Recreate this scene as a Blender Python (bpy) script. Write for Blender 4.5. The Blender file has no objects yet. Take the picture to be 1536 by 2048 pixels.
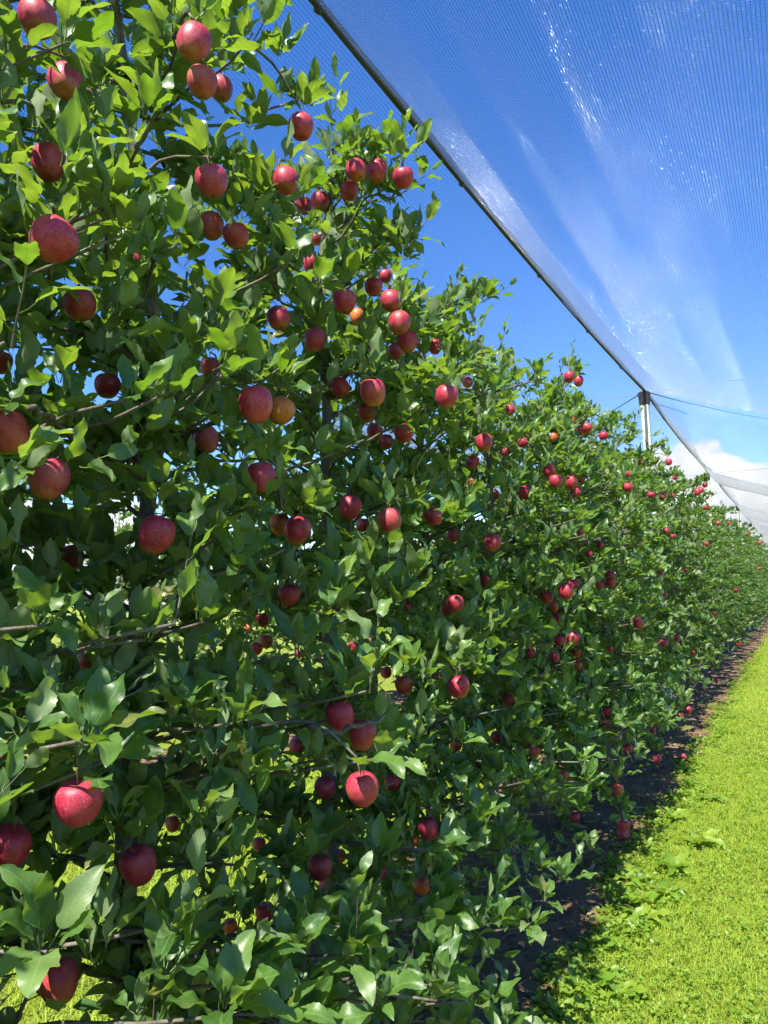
import bpy, math, random
import numpy as np
from mathutils import Matrix, Vector

random.seed(11)
RNG = np.random.default_rng(11)
scene = bpy.context.scene
COL = scene.collection

# ------------------------------------------------------------------ camera, world, sun, exposure
F = 1479.0                      # focal length in pixels of the 1536 x 2048 picture
CAM_H = 1.6
ROLL = math.radians(2.0)
_u = (1600 - 768) / F
_v = -(1160 - 1024) / F
_u2 = _u * math.cos(ROLL) + _v * math.sin(ROLL)
_v2 = -_u * math.sin(ROLL) + _v * math.cos(ROLL)
PITCH = math.atan(-_v2)
YAW = math.atan2(_u2, math.cos(PITCH) - math.sin(PITCH) * _v2)
cam_data = bpy.data.cameras.new('camera')
cam = bpy.data.objects.new('camera', cam_data)
COL.objects.link(cam)
cam_data.sensor_fit = 'VERTICAL'
cam_data.sensor_height = 36.0
cam_data.lens = F / 2048 * 36.0
cam_data.clip_start = 0.05
cam_data.clip_end = 3000.0
cam.matrix_world = (Matrix.Translation((0, 0, CAM_H)) @ Matrix.Rotation(YAW, 4, 'Z')
                    @ Matrix.Rotation(math.pi / 2 + PITCH, 4, 'X') @ Matrix.Rotation(-ROLL, 4, 'Z'))
scene.camera = cam

SUN_TO = Vector((0.025, -0.66, 1.0)).normalized()
SUN_EL = math.asin(SUN_TO.z)
SUN_ROT = math.atan2(SUN_TO.x, SUN_TO.y)
world = bpy.data.worlds.new('World')
scene.world = world
world.use_nodes = True
wn = world.node_tree
wn.nodes.clear()


def nd(tree, kind, **kw):
    n = tree.nodes.new(kind)
    for k, v in kw.items():
        if k.startswith('i_'):
            n.inputs[k[2:].replace('_', ' ')].default_value = v
        else:
            setattr(n, k, v)
    return n


def math_node(tree, op, a=None, b=None, clamp=False):
    n = tree.nodes.new('ShaderNodeMath')
    n.operation = op
    n.use_clamp = clamp
    for i, x in enumerate((a, b)):
        if x is None:
            continue
        if isinstance(x, (int, float)):
            n.inputs[i].default_value = x
        else:
            tree.links.new(x, n.inputs[i])
    return n.outputs[0]


sky = nd(wn, 'ShaderNodeTexSky', sky_type='NISHITA')
sky.sun_disc = False
sky.sun_elevation = SUN_EL
sky.sun_rotation = SUN_ROT
sky.altitude = 400
sky.air_density = 1.0
sky.dust_density = 0.2
sky.ozone_density = 3.5
tc = nd(wn, 'ShaderNodeTexCoord')
mp = nd(wn, 'ShaderNodeMapping')
mp.inputs['Scale'].default_value = (1.0, 1.0, 1.7)
mp.inputs['Location'].default_value = (1.3, 0.4, 0.0)
wn.links.new(tc.outputs['Generated'], mp.inputs['Vector'])
nz = nd(wn, 'ShaderNodeTexNoise')
nz.inputs['Scale'].default_value = 3.4
nz.inputs['Detail'].default_value = 9.0
nz.inputs['Roughness'].default_value = 0.56
wn.links.new(mp.outputs['Vector'], nz.inputs['Vector'])
sep = nd(wn, 'ShaderNodeSeparateXYZ')
wn.links.new(tc.outputs['Generated'], sep.inputs[0])
# cumulus bank: more cloud towards the horizon, none high up
lift = math_node(wn, 'MULTIPLY', math_node(wn, 'SUBTRACT', 0.105, sep.outputs['Z']), 1.15)
dens = math_node(wn, 'ADD', nz.outputs['Fac'], lift)
cmask = nd(wn, 'ShaderNodeMapRange')
cmask.inputs['From Min'].default_value = 0.508
cmask.inputs['From Max'].default_value = 0.545
wn.links.new(dens, cmask.inputs['Value'])
nz2 = nd(wn, 'ShaderNodeTexNoise')
nz2.inputs['Scale'].default_value = 9.0
nz2.inputs['Detail'].default_value = 6.0
wn.links.new(mp.outputs['Vector'], nz2.inputs['Vector'])
cr = nd(wn, 'ShaderNodeMapRange')
cr.inputs['From Min'].default_value = 0.30
cr.inputs['From Max'].default_value = 0.70
cr.inputs['To Min'].default_value = 2.2
cr.inputs['To Max'].default_value = 5.6
wn.links.new(nz2.outputs['Fac'], cr.inputs['Value'])
ccol = nd(wn, 'ShaderNodeMix', data_type='RGBA', blend_type='MULTIPLY')
ccol.inputs['Factor'].default_value = 1.0
ccol.inputs[6].default_value = (0.97, 0.985, 1.03, 1)
wn.links.new(cr.outputs['Result'], ccol.inputs[7])
hs = nd(wn, 'ShaderNodeHueSaturation')
hs.inputs['Saturation'].default_value = 1.30
hs.inputs['Hue'].default_value = 0.512
wn.links.new(sky.outputs['Color'], hs.inputs['Color'])
skymix = nd(wn, 'ShaderNodeMix', data_type='RGBA')
wn.links.new(cmask.outputs['Result'], skymix.inputs['Factor'])
wn.links.new(hs.outputs['Color'], skymix.inputs[6])
wn.links.new(ccol.outputs[2], skymix.inputs[7])
bg = nd(wn, 'ShaderNodeBackground')
bg.inputs['Strength'].default_value = 0.103
wn.links.new(skymix.outputs[2], bg.inputs['Color'])
wo = nd(wn, 'ShaderNodeOutputWorld')
wn.links.new(bg.outputs[0], wo.inputs['Surface'])

sun_data = bpy.data.lights.new('sun', 'SUN')
sun_data.energy = 5.0
sun_data.angle = math.radians(0.53)
sun_data.color = (1.0, 0.95, 0.86)
sun = bpy.data.objects.new('sun', sun_data)
sun.rotation_euler = SUN_TO.to_track_quat('Z', 'Y').to_euler()
sun.location = (0, 0, 30)
COL.objects.link(sun)

scene.view_settings.view_transform = 'Standard'
scene.view_settings.look = 'None'
scene.view_settings.exposure = 1.47
scene.view_settings.gamma = 1.0
scene.view_settings.use_curve_mapping = False
scene.render.engine = 'CYCLES'
cy = scene.cycles
cy.max_bounces = 6
cy.diffuse_bounces = 3
cy.glossy_bounces = 2
cy.transmission_bounces = 4
cy.transparent_max_bounces = 12
cy.use_denoising = True
cy.caustics_reflective = False
cy.caustics_refractive = False
cy.sample_clamp_indirect = 6.0
cy.use_adaptive_sampling = True
cy.adaptive_threshold = 0.012
scene.cycles_curves.shape = 'RIBBONS'

ROW_X = -1.6
CAM = np.array([0.0, 0.0, CAM_H])


def ray(px, py):
    u = (px - 768) / F
    v = (1024 - py) / F
    a = u * math.cos(ROLL) + v * math.sin(ROLL)
    b = -u * math.sin(ROLL) + v * math.cos(ROLL)
    f = math.cos(PITCH) - math.sin(PITCH) * b
    z = math.sin(PITCH) + math.cos(PITCH) * b
    return np.array([-f * math.sin(YAW) + a * math.cos(YAW), f * math.cos(YAW) + a * math.sin(YAW), z])


def at(px, py, depth):
    return ray(px, py) * depth + CAM


def at_x(px, py, x):
    q = ray(px, py)
    return q * (x / q[0]) + CAM


def at_z(px, py, z):
    q = ray(px, py)
    return q * ((z - CAM_H) / q[2]) + CAM


_M = np.array(cam.matrix_world.to_3x3())


def project(pts):
    """world points -> (px, py, depth) in the 1536 x 2048 picture"""
    q = (np.asarray(pts, float).reshape(-1, 3) - CAM) @ _M
    d = np.maximum(-q[:, 2], 1e-4)
    px = np.where(q[:, 2] < -0.05, 768 + F * q[:, 0] / d, -9999.0)
    return px, 1024 - F * q[:, 1] / d, -q[:, 2]


# ------------------------------------------------------------------ materials
def new_mat(name):
    m = bpy.data.materials.new(name)
    m.use_nodes = True
    t = m.node_tree
    t.nodes.clear()
    out = t.nodes.new('ShaderNodeOutputMaterial')
    return m, t, out


def principled(t, color=None, rough=0.6, spec=0.5):
    p = t.nodes.new('ShaderNodeBsdfPrincipled')
    p.inputs['Roughness'].default_value = rough
    p.inputs['Specular IOR Level'].default_value = spec
    if color is not None:
        if isinstance(color, tuple):
            p.inputs['Base Color'].default_value = (*color, 1)
        else:
            t.links.new(color, p.inputs['Base Color'])
    return p


def mixcol(t, fac, a, b, blend='MIX'):
    m = t.nodes.new('ShaderNodeMix')
    m.data_type = 'RGBA'
    m.blend_type = blend
    for sock, v in ((m.inputs[0], fac), (m.inputs[6], a), (m.inputs[7], b)):
        if isinstance(v, tuple):
            sock.default_value = (*v, 1)
        elif isinstance(v, (int, float)):
            sock.default_value = v
        else:
            t.links.new(v, sock)
    return m.outputs[2]


def noise(t, scale, detail=4.0, rough=0.5, vec=None):
    n = t.nodes.new('ShaderNodeTexNoise')
    n.inputs['Scale'].default_value = scale
    n.inputs['Detail'].default_value = detail
    n.inputs['Roughness'].default_value = rough
    if vec is not None:
        t.links.new(vec, n.inputs['Vector'])
    return n.outputs['Fac']


def maprange(t, v, a, b, c=0.0, d=1.0):
    n = t.nodes.new('ShaderNodeMapRange')
    n.inputs['From Min'].default_value = a
    n.inputs['From Max'].default_value = b
    n.inputs['To Min'].default_value = c
    n.inputs['To Max'].default_value = d
    t.links.new(v, n.inputs['Value'])
    return n.outputs['Result']


def bump(t, h, strength, dist, p):
    b = t.nodes.new('ShaderNodeBump')
    b.inputs['Strength'].default_value = strength
    b.inputs['Distance'].default_value = dist
    t.links.new(h, b.inputs['Height'])
    t.links.new(b.outputs[0], p.inputs['Normal'])


def leaf_material(name, top_a, top_b, under, trans_a, trans_b, rough=0.41, amount=0.31, pale=True, relief=True):
    m, t, out = new_mat(name)
    oi = t.nodes.new('ShaderNodeObjectInfo')
    at_ = t.nodes.new('ShaderNodeAttribute')
    at_.attribute_name = 'tint'
    r = math_node(t, 'FRACT', math_node(t, 'ADD', oi.outputs['Random'], at_.outputs['Fac']))
    uv = t.nodes.new('ShaderNodeUVMap')
    uv.uv_map = 'leaf'
    sp = t.nodes.new('ShaderNodeSeparateXYZ')
    t.links.new(uv.outputs[0], sp.inputs[0])
    ax = math_node(t, 'ABSOLUTE', math_node(t, 'SUBTRACT', sp.outputs['X'], 0.5))
    rib = maprange(t, ax, 0.012, 0.05, 1.0, 0.0)
    # side veins sweeping forward from the midrib
    ph = math_node(t, 'MULTIPLY', math_node(t, 'SUBTRACT', sp.outputs['Y'], math_node(t, 'MULTIPLY', ax, 0.62)), 34.0)
    vein = math_node(t, 'POWER', math_node(t, 'ABSOLUTE', math_node(t, 'SINE', ph)), 6.0)
    geo = t.nodes.new('ShaderNodeNewGeometry')
    top = mixcol(t, r, top_a, top_b)
    if relief:
        mott = noise(t, 95.0, 2.0, 0.6, geo.outputs['Position'])
        top = mixcol(t, math_node(t, 'MULTIPLY', maprange(t, mott, 0.35, 0.75), 0.35), top, tuple(1.5 * c for c in top_b))
    if pale:
        top = mixcol(t, maprange(t, r, 0.84, 0.97, 0.0, 0.65), top, (0.17, 0.23, 0.10))
        if relief:
            top = mixcol(t, maprange(t, noise(t, 60.0, 1.0, 0.5, geo.outputs['Position']), 0.70, 0.76, 0.0, 0.55), top, (0.16, 0.12, 0.05))
        top = mixcol(t, math_node(t, 'MULTIPLY', maprange(t, r, 0.012, 0.006), 0.4), top, (0.32, 0.24, 0.05))
    top = mixcol(t, math_node(t, 'MULTIPLY', rib, 0.45), top, (0.20, 0.28, 0.09))
    und = mixcol(t, math_node(t, 'MULTIPLY', rib, 0.5), under, tuple(1.5 * c for c in under))
    col = mixcol(t, geo.outputs['Backfacing'], top, und)
    p = principled(t, col, rough, 0.5)
    t.links.new(maprange(t, geo.outputs['Backfacing'], 0, 1, rough, 0.75), p.inputs['Roughness'])
    if relief:
        h = math_node(t, 'ADD', math_node(t, 'MULTIPLY', vein, -0.4), math_node(t, 'MULTIPLY', mott, 0.8))
        bump(t, h, 0.28, 0.0008, p)
    tr = t.nodes.new('ShaderNodeBsdfTranslucent')
    tcol = mixcol(t, r, trans_a, trans_b)
    tcol = mixcol(t, math_node(t, 'MULTIPLY', math_node(t, 'ADD', rib, math_node(t, 'MULTIPLY', vein, 0.35)), 0.4), tcol, tuple(0.45 * c for c in trans_a))
    t.links.new(tcol, tr.inputs['Color'])
    mx = t.nodes.new('ShaderNodeMixShader')
    mx.inputs[0].default_value = amount
    t.links.new(p.outputs[0], mx.inputs[1])
    t.links.new(tr.outputs[0], mx.inputs[2])
    t.links.new(mx.outputs[0], out.inputs['Surface'])
    return m


_leafc = ((0.024, 0.070, 0.018), (0.095, 0.178, 0.034), (0.145, 0.205, 0.095), (0.24, 0.46, 0.020), (0.42, 0.62, 0.045))
M_LEAF = leaf_material('apple_leaf', *_leafc)
M_LEAF_FAR = leaf_material('apple_leaf_far', *_leafc, relief=False)
M_GRASS = leaf_material('grass_blade', (0.180, 0.310, 0.014), (0.365, 0.415, 0.040), (0.27, 0.37, 0.035),
                        (0.46, 0.62, 0.02), (0.64, 0.72, 0.06), rough=0.5, amount=0.42, pale=False, relief=False)
M_WEED = leaf_material('weed_leaf', (0.110, 0.215, 0.014), (0.210, 0.300, 0.028), (0.13, 0.21, 0.06),
                       (0.34, 0.58, 0.02), (0.48, 0.66, 0.04), rough=0.45, amount=0.38, pale=False, relief=False)


def bark_material():
    m, t, out = new_mat('apple_bark')
    tcn = t.nodes.new('ShaderNodeTexCoord')
    mpn = t.nodes.new('ShaderNodeMapping')
    mpn.inputs['Scale'].default_value = (1, 1, 0.25)
    t.links.new(tcn.outputs['Object'], mpn.inputs['Vector'])
    n1 = noise(t, 60, 6, 0.65, mpn.outputs[0])
    n2 = noise(t, 9, 3, 0.5, tcn.outputs['Object'])
    c = mixcol(t, maprange(t, n1, 0.3, 0.7), (0.048, 0.037, 0.028), (0.165, 0.140, 0.110))
    c = mixcol(t, maprange(t, n2, 0.45, 0.65, 0, 0.6), c, (0.22, 0.215, 0.185))
    p = principled(t, c, 0.85, 0.25)
    bump(t, n1, 0.8, 0.006, p)
    t.links.new(p.outputs[0], out.inputs[0])
    return m


M_BARK = bark_material()


def apple_material():
    m, t, out = new_mat('apple_skin')
    tcn = t.nodes.new('ShaderNodeTexCoord')
    oi = t.nodes.new('ShaderNodeObjectInfo')
    sp = t.nodes.new('ShaderNodeSeparateXYZ')
    t.links.new(tcn.outputs['Object'], sp.inputs[0])
    sc_ = t.nodes.new('ShaderNodeSeparateColor')
    t.links.new(oi.outputs['Color'], sc_.inputs[0])
    add = t.nodes.new('ShaderNodeVectorMath')
    add.operation = 'ADD'
    cmb = t.nodes.new('ShaderNodeCombineXYZ')
    rr = math_node(t, 'MULTIPLY', oi.outputs['Random'], 37.0)
    for i in range(3):
        t.links.new(rr, cmb.inputs[i])
    t.links.new(tcn.outputs['Object'], add.inputs[0])
    t.links.new(cmb.outputs[0], add.inputs[1])
    vec = add.outputs[0]
    mpn = t.nodes.new('ShaderNodeMapping')
    mpn.inputs['Scale'].default_value = (1, 1, 0.16)
    t.links.new(vec, mpn.inputs['Vector'])
    streak = noise(t, 170.0, 3, 0.6, mpn.outputs[0])
    big = noise(t, 26.0, 2, 0.5, vec)
    red = mixcol(t, maprange(t, streak, 0.35, 0.68), (0.235, 0.005, 0.026), (0.420, 0.014, 0.050))
    red = mixcol(t, maprange(t, big, 0.42, 0.68, 0.0, 0.45), red, (0.52, 0.050, 0.070))
    # unripe ground colour shows round the calyx and on orange fruit
    low = maprange(t, math_node(t, 'ADD', sp.outputs['Z'], math_node(t, 'MULTIPLY', big, 0.020)), -0.033, -0.012, 0.75, 0.0)
    gnd = mixcol(t, streak, (0.50, 0.20, 0.020), (0.40, 0.30, 0.045))
    red = mixcol(t, math_node(t, 'MULTIPLY', low, sc_.outputs['Green'], True), red, gnd)
    side = maprange(t, noise(t, 13.0, 2, 0.5, vec), 0.58, 0.74, 0.0, 0.30)
    red = mixcol(t, math_node(t, 'MULTIPLY', side, sc_.outputs['Green'], True), red, gnd)
    blush = mixcol(t, maprange(t, streak, 0.3, 0.7), (0.46, 0.10, 0.012), (0.50, 0.20, 0.03))
    red = mixcol(t, math_node(t, 'MULTIPLY', sc_.outputs['Red'], maprange(t, big, 0.25, 0.60), True), red, blush)
    vor = t.nodes.new('ShaderNodeTexVoronoi')
    vor.inputs['Scale'].default_value = 300.0
    t.links.new(vec, vor.inputs['Vector'])
    dot = maprange(t, vor.outputs['Distance'], 0.13, 0.25, 0.55, 0.0)
    red = mixcol(t, dot, red, (0.62, 0.36, 0.22))
    # waxy dull bloom
    bl = noise(t, 55.0, 4, 0.6, vec)
    red = mixcol(t, math_node(t, 'MULTIPLY', maprange(t, bl, 0.40, 0.72, 0.02, 0.22), sc_.outputs['Blue'], True), red, (0.47, 0.23, 0.29))
    p = principled(t, red, 0.42, 0.45)
    t.links.new(maprange(t, bl, 0.3, 0.7, 0.36, 0.55), p.inputs['Roughness'])
    p.inputs['Subsurface Weight'].default_value = 0.0
    bump(t, bl, 0.12, 0.002, p)
    t.links.new(p.outputs[0], out.inputs[0])
    return m


M_APPLE = apple_material()


def simple_mat(name, c1, c2, scale, rough=0.7, spec=0.4, bstr=0.0, metallic=0.0):
    m, t, out = new_mat(name)
    tcn = t.nodes.new('ShaderNodeTexCoord')
    n = noise(t, scale, 5, 0.6, tcn.outputs['Object'])
    p = principled(t, mixcol(t, maprange(t, n, 0.3, 0.7), c1, c2), rough, spec)
    p.inputs['Metallic'].default_value = metallic
    if bstr:
        bump(t, n, bstr, 0.004, p)
    t.links.new(p.outputs[0], out.inputs[0])
    return m


M_STEM = simple_mat('fruit_stem', (0.07, 0.045, 0.02), (0.20, 0.17, 0.06), 300)
M_CALYX = simple_mat('calyx_dry', (0.05, 0.035, 0.02), (0.12, 0.085, 0.045), 300)
M_CONCRETE = simple_mat('post_concrete', (0.52, 0.48, 0.41), (0.68, 0.64, 0.56), 16, 0.85, 0.3, 0.4)
M_PLASTIC = simple_mat('black_plastic', (0.018, 0.018, 0.020), (0.035, 0.035, 0.037), 20, 0.5, 0.4)
M_CABLE = simple_mat('dark_cable', (0.020, 0.021, 0.024), (0.05, 0.052, 0.056), 60, 0.6, 0.4)
M_WIRE = simple_mat('galvanised_wire', (0.09, 0.09, 0.092), (0.17, 0.17, 0.175), 80, 0.5, 0.5, 0, 0.3)
M_STRAW = simple_mat('dry_straw', (0.14, 0.105, 0.06), (0.30, 0.235, 0.14), 40, 0.85, 0.2)
M_STONE = simple_mat('soil_crumb', (0.055, 0.040, 0.028), (0.12, 0.092, 0.066), 50, 0.95, 0.15, 0.6)


def net_material(name, col, rough, spec):
    m, t, out = new_mat(name)
    p = principled(t, col, rough, spec)
    t.links.new(p.outputs[0], out.inputs[0])
    return m


M_NET = net_material('net_warp', (0.06, 0.07, 0.09), 0.5, 0.4)
M_WEFT = net_material('net_weft', (0.42, 0.43, 0.46), 0.085, 1.0)
M_WEFT.node_tree.nodes['Principled BSDF'].inputs['Metallic'].default_value = 0.16


def soil_material():
    m, t, out = new_mat('soil')
    geo = t.nodes.new('ShaderNodeNewGeometry')
    n1 = noise(t, 7, 6, 0.65, geo.outputs['Position'])
    n2 = noise(t, 70, 5, 0.7, geo.outputs['Position'])
    c = mixcol(t, maprange(t, n1, 0.3, 0.7), (0.135, 0.080, 0.040), (0.250, 0.160, 0.088))
    c = mixcol(t, maprange(t, n2, 0.5, 0.75, 0, 0.7), c, (0.23, 0.18, 0.13))
    p = principled(t, c, 0.95, 0.15)
    bump(t, n2, 1.0, 0.02, p)
    t.links.new(p.outputs[0], out.inputs[0])
    return m


M_SOIL = soil_material()


def ground_material():
    m, t, out = new_mat('turf')
    geo = t.nodes.new('ShaderNodeNewGeometry')
    n1 = noise(t, 1.6, 5, 0.6, geo.outputs['Position'])
    n2 = noise(t, 45, 5, 0.7, geo.outputs['Position'])
    c = mixcol(t, maprange(t, n1, 0.3, 0.7), (0.150, 0.210, 0.020), (0.240, 0.275, 0.050))
    c = mixcol(t, maprange(t, n2, 0.48, 0.70, 0, 0.75), c, (0.060, 0.085, 0.014))
    p = principled(t, c, 0.95, 0.1)
    bump(t, n2, 1.0, 0.03, p)
    t.links.new(p.outputs[0], out.inputs[0])
    return m


M_TURF = ground_material()


# ------------------------------------------------------------------ mesh helpers
def make_mesh(name, verts, faces, mat, smooth=True, tint=None, uv=None):
    """faces: (n,3) or (n,4) int array, or a list of lists"""
    me = bpy.data.meshes.new(name)
    if isinstance(faces, np.ndarray):
        n, k = faces.shape
        me.vertices.add(len(verts))
        me.vertices.foreach_set('co', np.asarray(verts, np.float32).ravel())
        me.loops.add(n * k)
        me.loops.foreach_set('vertex_index', faces.astype(np.int32).ravel())
        me.polygons.add(n)
        me.polygons.foreach_set('loop_start', np.arange(0, n * k, k, dtype=np.int32))
        me.update(calc_edges=True)
    else:
        me.from_pydata([tuple(v) for v in verts], [], faces)
    if smooth:
        me.polygons.foreach_set('use_smooth', np.ones(len(me.polygons), bool))
    if tint is not None:
        a = me.attributes.new('tint', 'FLOAT', 'POINT')
        a.data.foreach_set('value', np.asarray(tint, np.float32))
    if uv is not None:
        li = np.empty(len(me.loops), np.int32)
        me.loops.foreach_get('vertex_index', li)
        l = me.uv_layers.new(name='leaf')
        l.data.foreach_set('uv', np.asarray(uv, np.float32)[li].ravel())
    me.materials.append(mat)
    me.update()
    return me


def obj(name, data, parent=None, loc=None, label=None, cat=None, group=None, kind=None):
    o = bpy.data.objects.new(name, data)
    COL.objects.link(o)
    if parent is not None:
        o.parent = parent
    if loc is not None:
        o.location = loc
    if label:
        o['label'] = label
    if cat:
        o['category'] = cat
    if group:
        o['group'] = group
    if kind:
        o['kind'] = kind
    return o


class Geo:
    def __init__(self):
        self.v = []
        self.f = []

    def tube(self, pts, radii, sides=6, cap=True):
        pts = [np.asarray(p, float) for p in pts]
        n = len(pts)
        base = len(self.v)
        ref = None
        for i, p in enumerate(pts):
            d = pts[min(i + 1, n - 1)] - pts[max(i - 1, 0)]
            d = d / (np.linalg.norm(d) + 1e-9)
            if ref is None:
                ref = np.array([1.0, 0, 0]) if abs(d[0]) < 0.8 else np.array([0, 1.0, 0])
            a = ref - d * ref.dot(d)
            a /= np.linalg.norm(a) + 1e-9
            ref = a
            b = np.cross(d, a)
            r = radii[i] if hasattr(radii, '__len__') else radii
            for s in range(sides):
                t = 2 * math.pi * s / sides
                self.v.append(p + (a * math.cos(t) + b * math.sin(t)) * r)
        for i in range(n - 1):
            for s in range(sides):
                s2 = (s + 1) % sides
                self.f.append([base + i * sides + s, base + i * sides + s2, base + (i + 1) * sides + s2, base + (i + 1) * sides + s])
        if cap:
            self.f.append([base + s for s in range(sides)][::-1])
            self.f.append([base + (n - 1) * sides + s for s in range(sides)])

    def build(self, name, mat, smooth=True, off=None):
        v = self.v if off is None else [p - off for p in self.v]
        return make_mesh(name, v, self.f, mat, smooth)


def smooth_path(pts, n):
    """Catmull-Rom through points"""
    pts = [np.asarray(p, float) for p in pts]
    P = [2 * pts[0] - pts[1]] + pts + [2 * pts[-1] - pts[-2]]
    out = []
    m = len(pts) - 1
    for k in range(n + 1):
        t = k / n * m
        i = min(int(t), m - 1)
        u = t - i
        a, b, c, d = P[i], P[i + 1], P[i + 2], P[i + 3]
        out.append(0.5 * ((2 * b) + (c - a) * u + (2 * a - 5 * b + 4 * c - d) * u * u + (3 * b - a - 3 * c + d) * u ** 3))
    return out


# ------------------------------------------------------------------ leaf shapes
def leaf_template(rows, cols, rng, petiole=True, width=0.46, curl=None, serr=0.05, flat_stalk=False):
    """one apple leaf: stalk along +Y from the origin, upper side +Z, blade length 1"""
    fold = rng.uniform(0.06, 0.55)
    c = rng.uniform(-0.5, 1.2) if curl is None else curl
    tw = rng.uniform(-0.6, 0.6)
    bow = rng.uniform(-0.10, 0.10)
    ph = rng.uniform(0, 6.28)
    wav = rng.uniform(0.025, 0.085)
    wd = width * rng.uniform(0.88, 1.15)
    V, UV, Fc = [], [], []
    pl = rng.uniform(0.20, 0.32) if petiole else 0.0
    y, z = pl, 0.0
    half = cols // 2
    ang0 = 0.15
    for i in range(rows + 1):
        t = i / rows
        a = ang0 - c * t
        if i:
            y += math.cos(a) / rows
            z += math.sin(a) / rows
        w = 0.5 * wd * (math.sin(math.pi * min(1, (t * 0.985 + 0.012)) ** 0.82)) ** 0.78
        if 0 < i < rows:
            w *= 1 + serr * (1 if i % 2 else -1)
        ny, nz_ = -math.sin(a), math.cos(a)
        for j in range(-half, half + 1):
            s = j / half
            lift = abs(s) * w * fold + wav * math.sin(t * 11 + ph + (1.6 if s > 0 else 0)) * s * s * (0.4 + w * 3)
            x = s * w * math.cos(fold * 0.7)
            th = tw * t
            x2 = x * math.cos(th) - lift * math.sin(th)
            l2 = x * math.sin(th) + lift * math.cos(th)
            V.append((x2 + bow * math.sin(math.pi * t * 0.9), y + ny * l2, z + nz_ * l2))
            UV.append((0.5 + s * 0.5, t))
    nc = 2 * half + 1
    for i in range(rows):
        for j in range(nc - 1):
            q = i * nc + j
            Fc.append((q, q + 1, q + nc + 1, q + nc))
    if petiole and flat_stalk:
        b = len(V)
        V += [(-.016, 0, 0), (.016, 0, 0), (.012, pl + .02, 0.002), (-.012, pl + .02, 0.002)]
        UV += [(0.5, 0.0)] * 4
        Fc.append((b, b + 1, b + 2, b + 3))
    elif petiole:
        b = len(V)
        pw = 0.016
        for (yy, zz, k) in ((0, -0.02 * 1.5, 1.2), (pl * 0.5, -0.035, 0.8), (pl + 0.02, 0.0, 0.8)):
            V += [(-pw * k, yy, zz), (pw * k, yy, zz), (0, yy, zz - pw * k * 1.6)]
            UV += [(0.5, 0.0)] * 3
        for i in range(2):
            for s in range(3):
                s2 = (s + 1) % 3
                Fc.append((b + i * 3 + s, b + i * 3 + s2, b + i * 3 + 3 + s2, b + i * 3 + 3 + s))
    return np.array(V), np.array(Fc), np.array(UV)


_r = random.Random(5)
LEAF_FINE = [leaf_template(17, 5, _r, serr=0.045) for _ in range(30)]
LEAF_MASS = [leaf_template(6, 3, _r, serr=0.0, flat_stalk=True) for _ in range(18)]
LEAF_FAR = [leaf_template(4, 3, _r, petiole=False, serr=0.0) for _ in range(8)]
LEAF_FINE_ME = [make_mesh('leaf_blade', v, f, M_LEAF, True, None, uv) for v, f, uv in LEAF_FINE]


def bake_leaves(name, mats, templates, mat, off=(0, 0, 0)):
    """mats: (n,3,4) placements -> one mesh"""
    mats = np.asarray(mats)
    n = len(mats)
    pick = RNG.integers(0, len(templates), n)
    VV, FF, UU, TT = [], [], [], []
    base = 0
    for k, (v, f, uv) in enumerate(templates):
        m = mats[pick == k]
        if len(m) == 0:
            continue
        w = np.einsum('nij,vj->nvi', m[:, :, :3], v) + m[:, None, :, 3]
        nv = len(v)
        VV.append(w.reshape(-1, 3))
        FF.append((f[None] + (base + np.arange(len(m)) * nv)[:, None, None]).reshape(-1, 4))
        UU.append(np.tile(uv, (len(m), 1)))
        TT.append(np.repeat(RNG.random(len(m)), nv))
        base += len(m) * nv
    V = np.concatenate(VV) - np.asarray(off)
    return make_mesh(name, V, np.concatenate(FF), mat, True, np.concatenate(TT), np.concatenate(UU))


def unit(a):
    return a / (np.linalg.norm(a) + 1e-9)


def placement(pos, d, n, size):
    y = unit(d)
    z = unit(n - y * n.dot(y))
    x = np.cross(y, z)
    m = np.empty((3, 4))
    m[:, 0] = x * size
    m[:, 1] = y * size
    m[:, 2] = z * size
    m[:, 3] = pos
    return m


UP = np.array([0, 0, 1.0])


def spur(leaves, pos, axis, n, size, rng, light=UP):
    """rosette of leaves round a fruiting spur"""
    axis = unit(axis)
    ref = np.array([1.0, 0, 0]) if abs(axis[0]) < 0.8 else np.array([0, 1.0, 0])
    a = unit(np.cross(axis, ref))
    b = np.cross(axis, a)
    ph = rng.uniform(0, 6.28)
    for i in range(n):
        t = ph + i * 2.4 + rng.uniform(-0.4, 0.4)
        th = rng.uniform(0.18, 1.15)
        rad = a * math.cos(t) + b * math.sin(t)
        d = axis * math.cos(th) + rad * math.sin(th)
        d = d + np.array([0, 0, -0.04])
        nn = axis * math.sin(th) - rad * math.cos(th) + light * 0.75 + np.array([rng.uniform(-.45, .45) for _ in range(3)])
        leaves.append(placement(pos + rad * 0.004, d, nn, size * rng.uniform(0.55, 1.12)))


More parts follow.
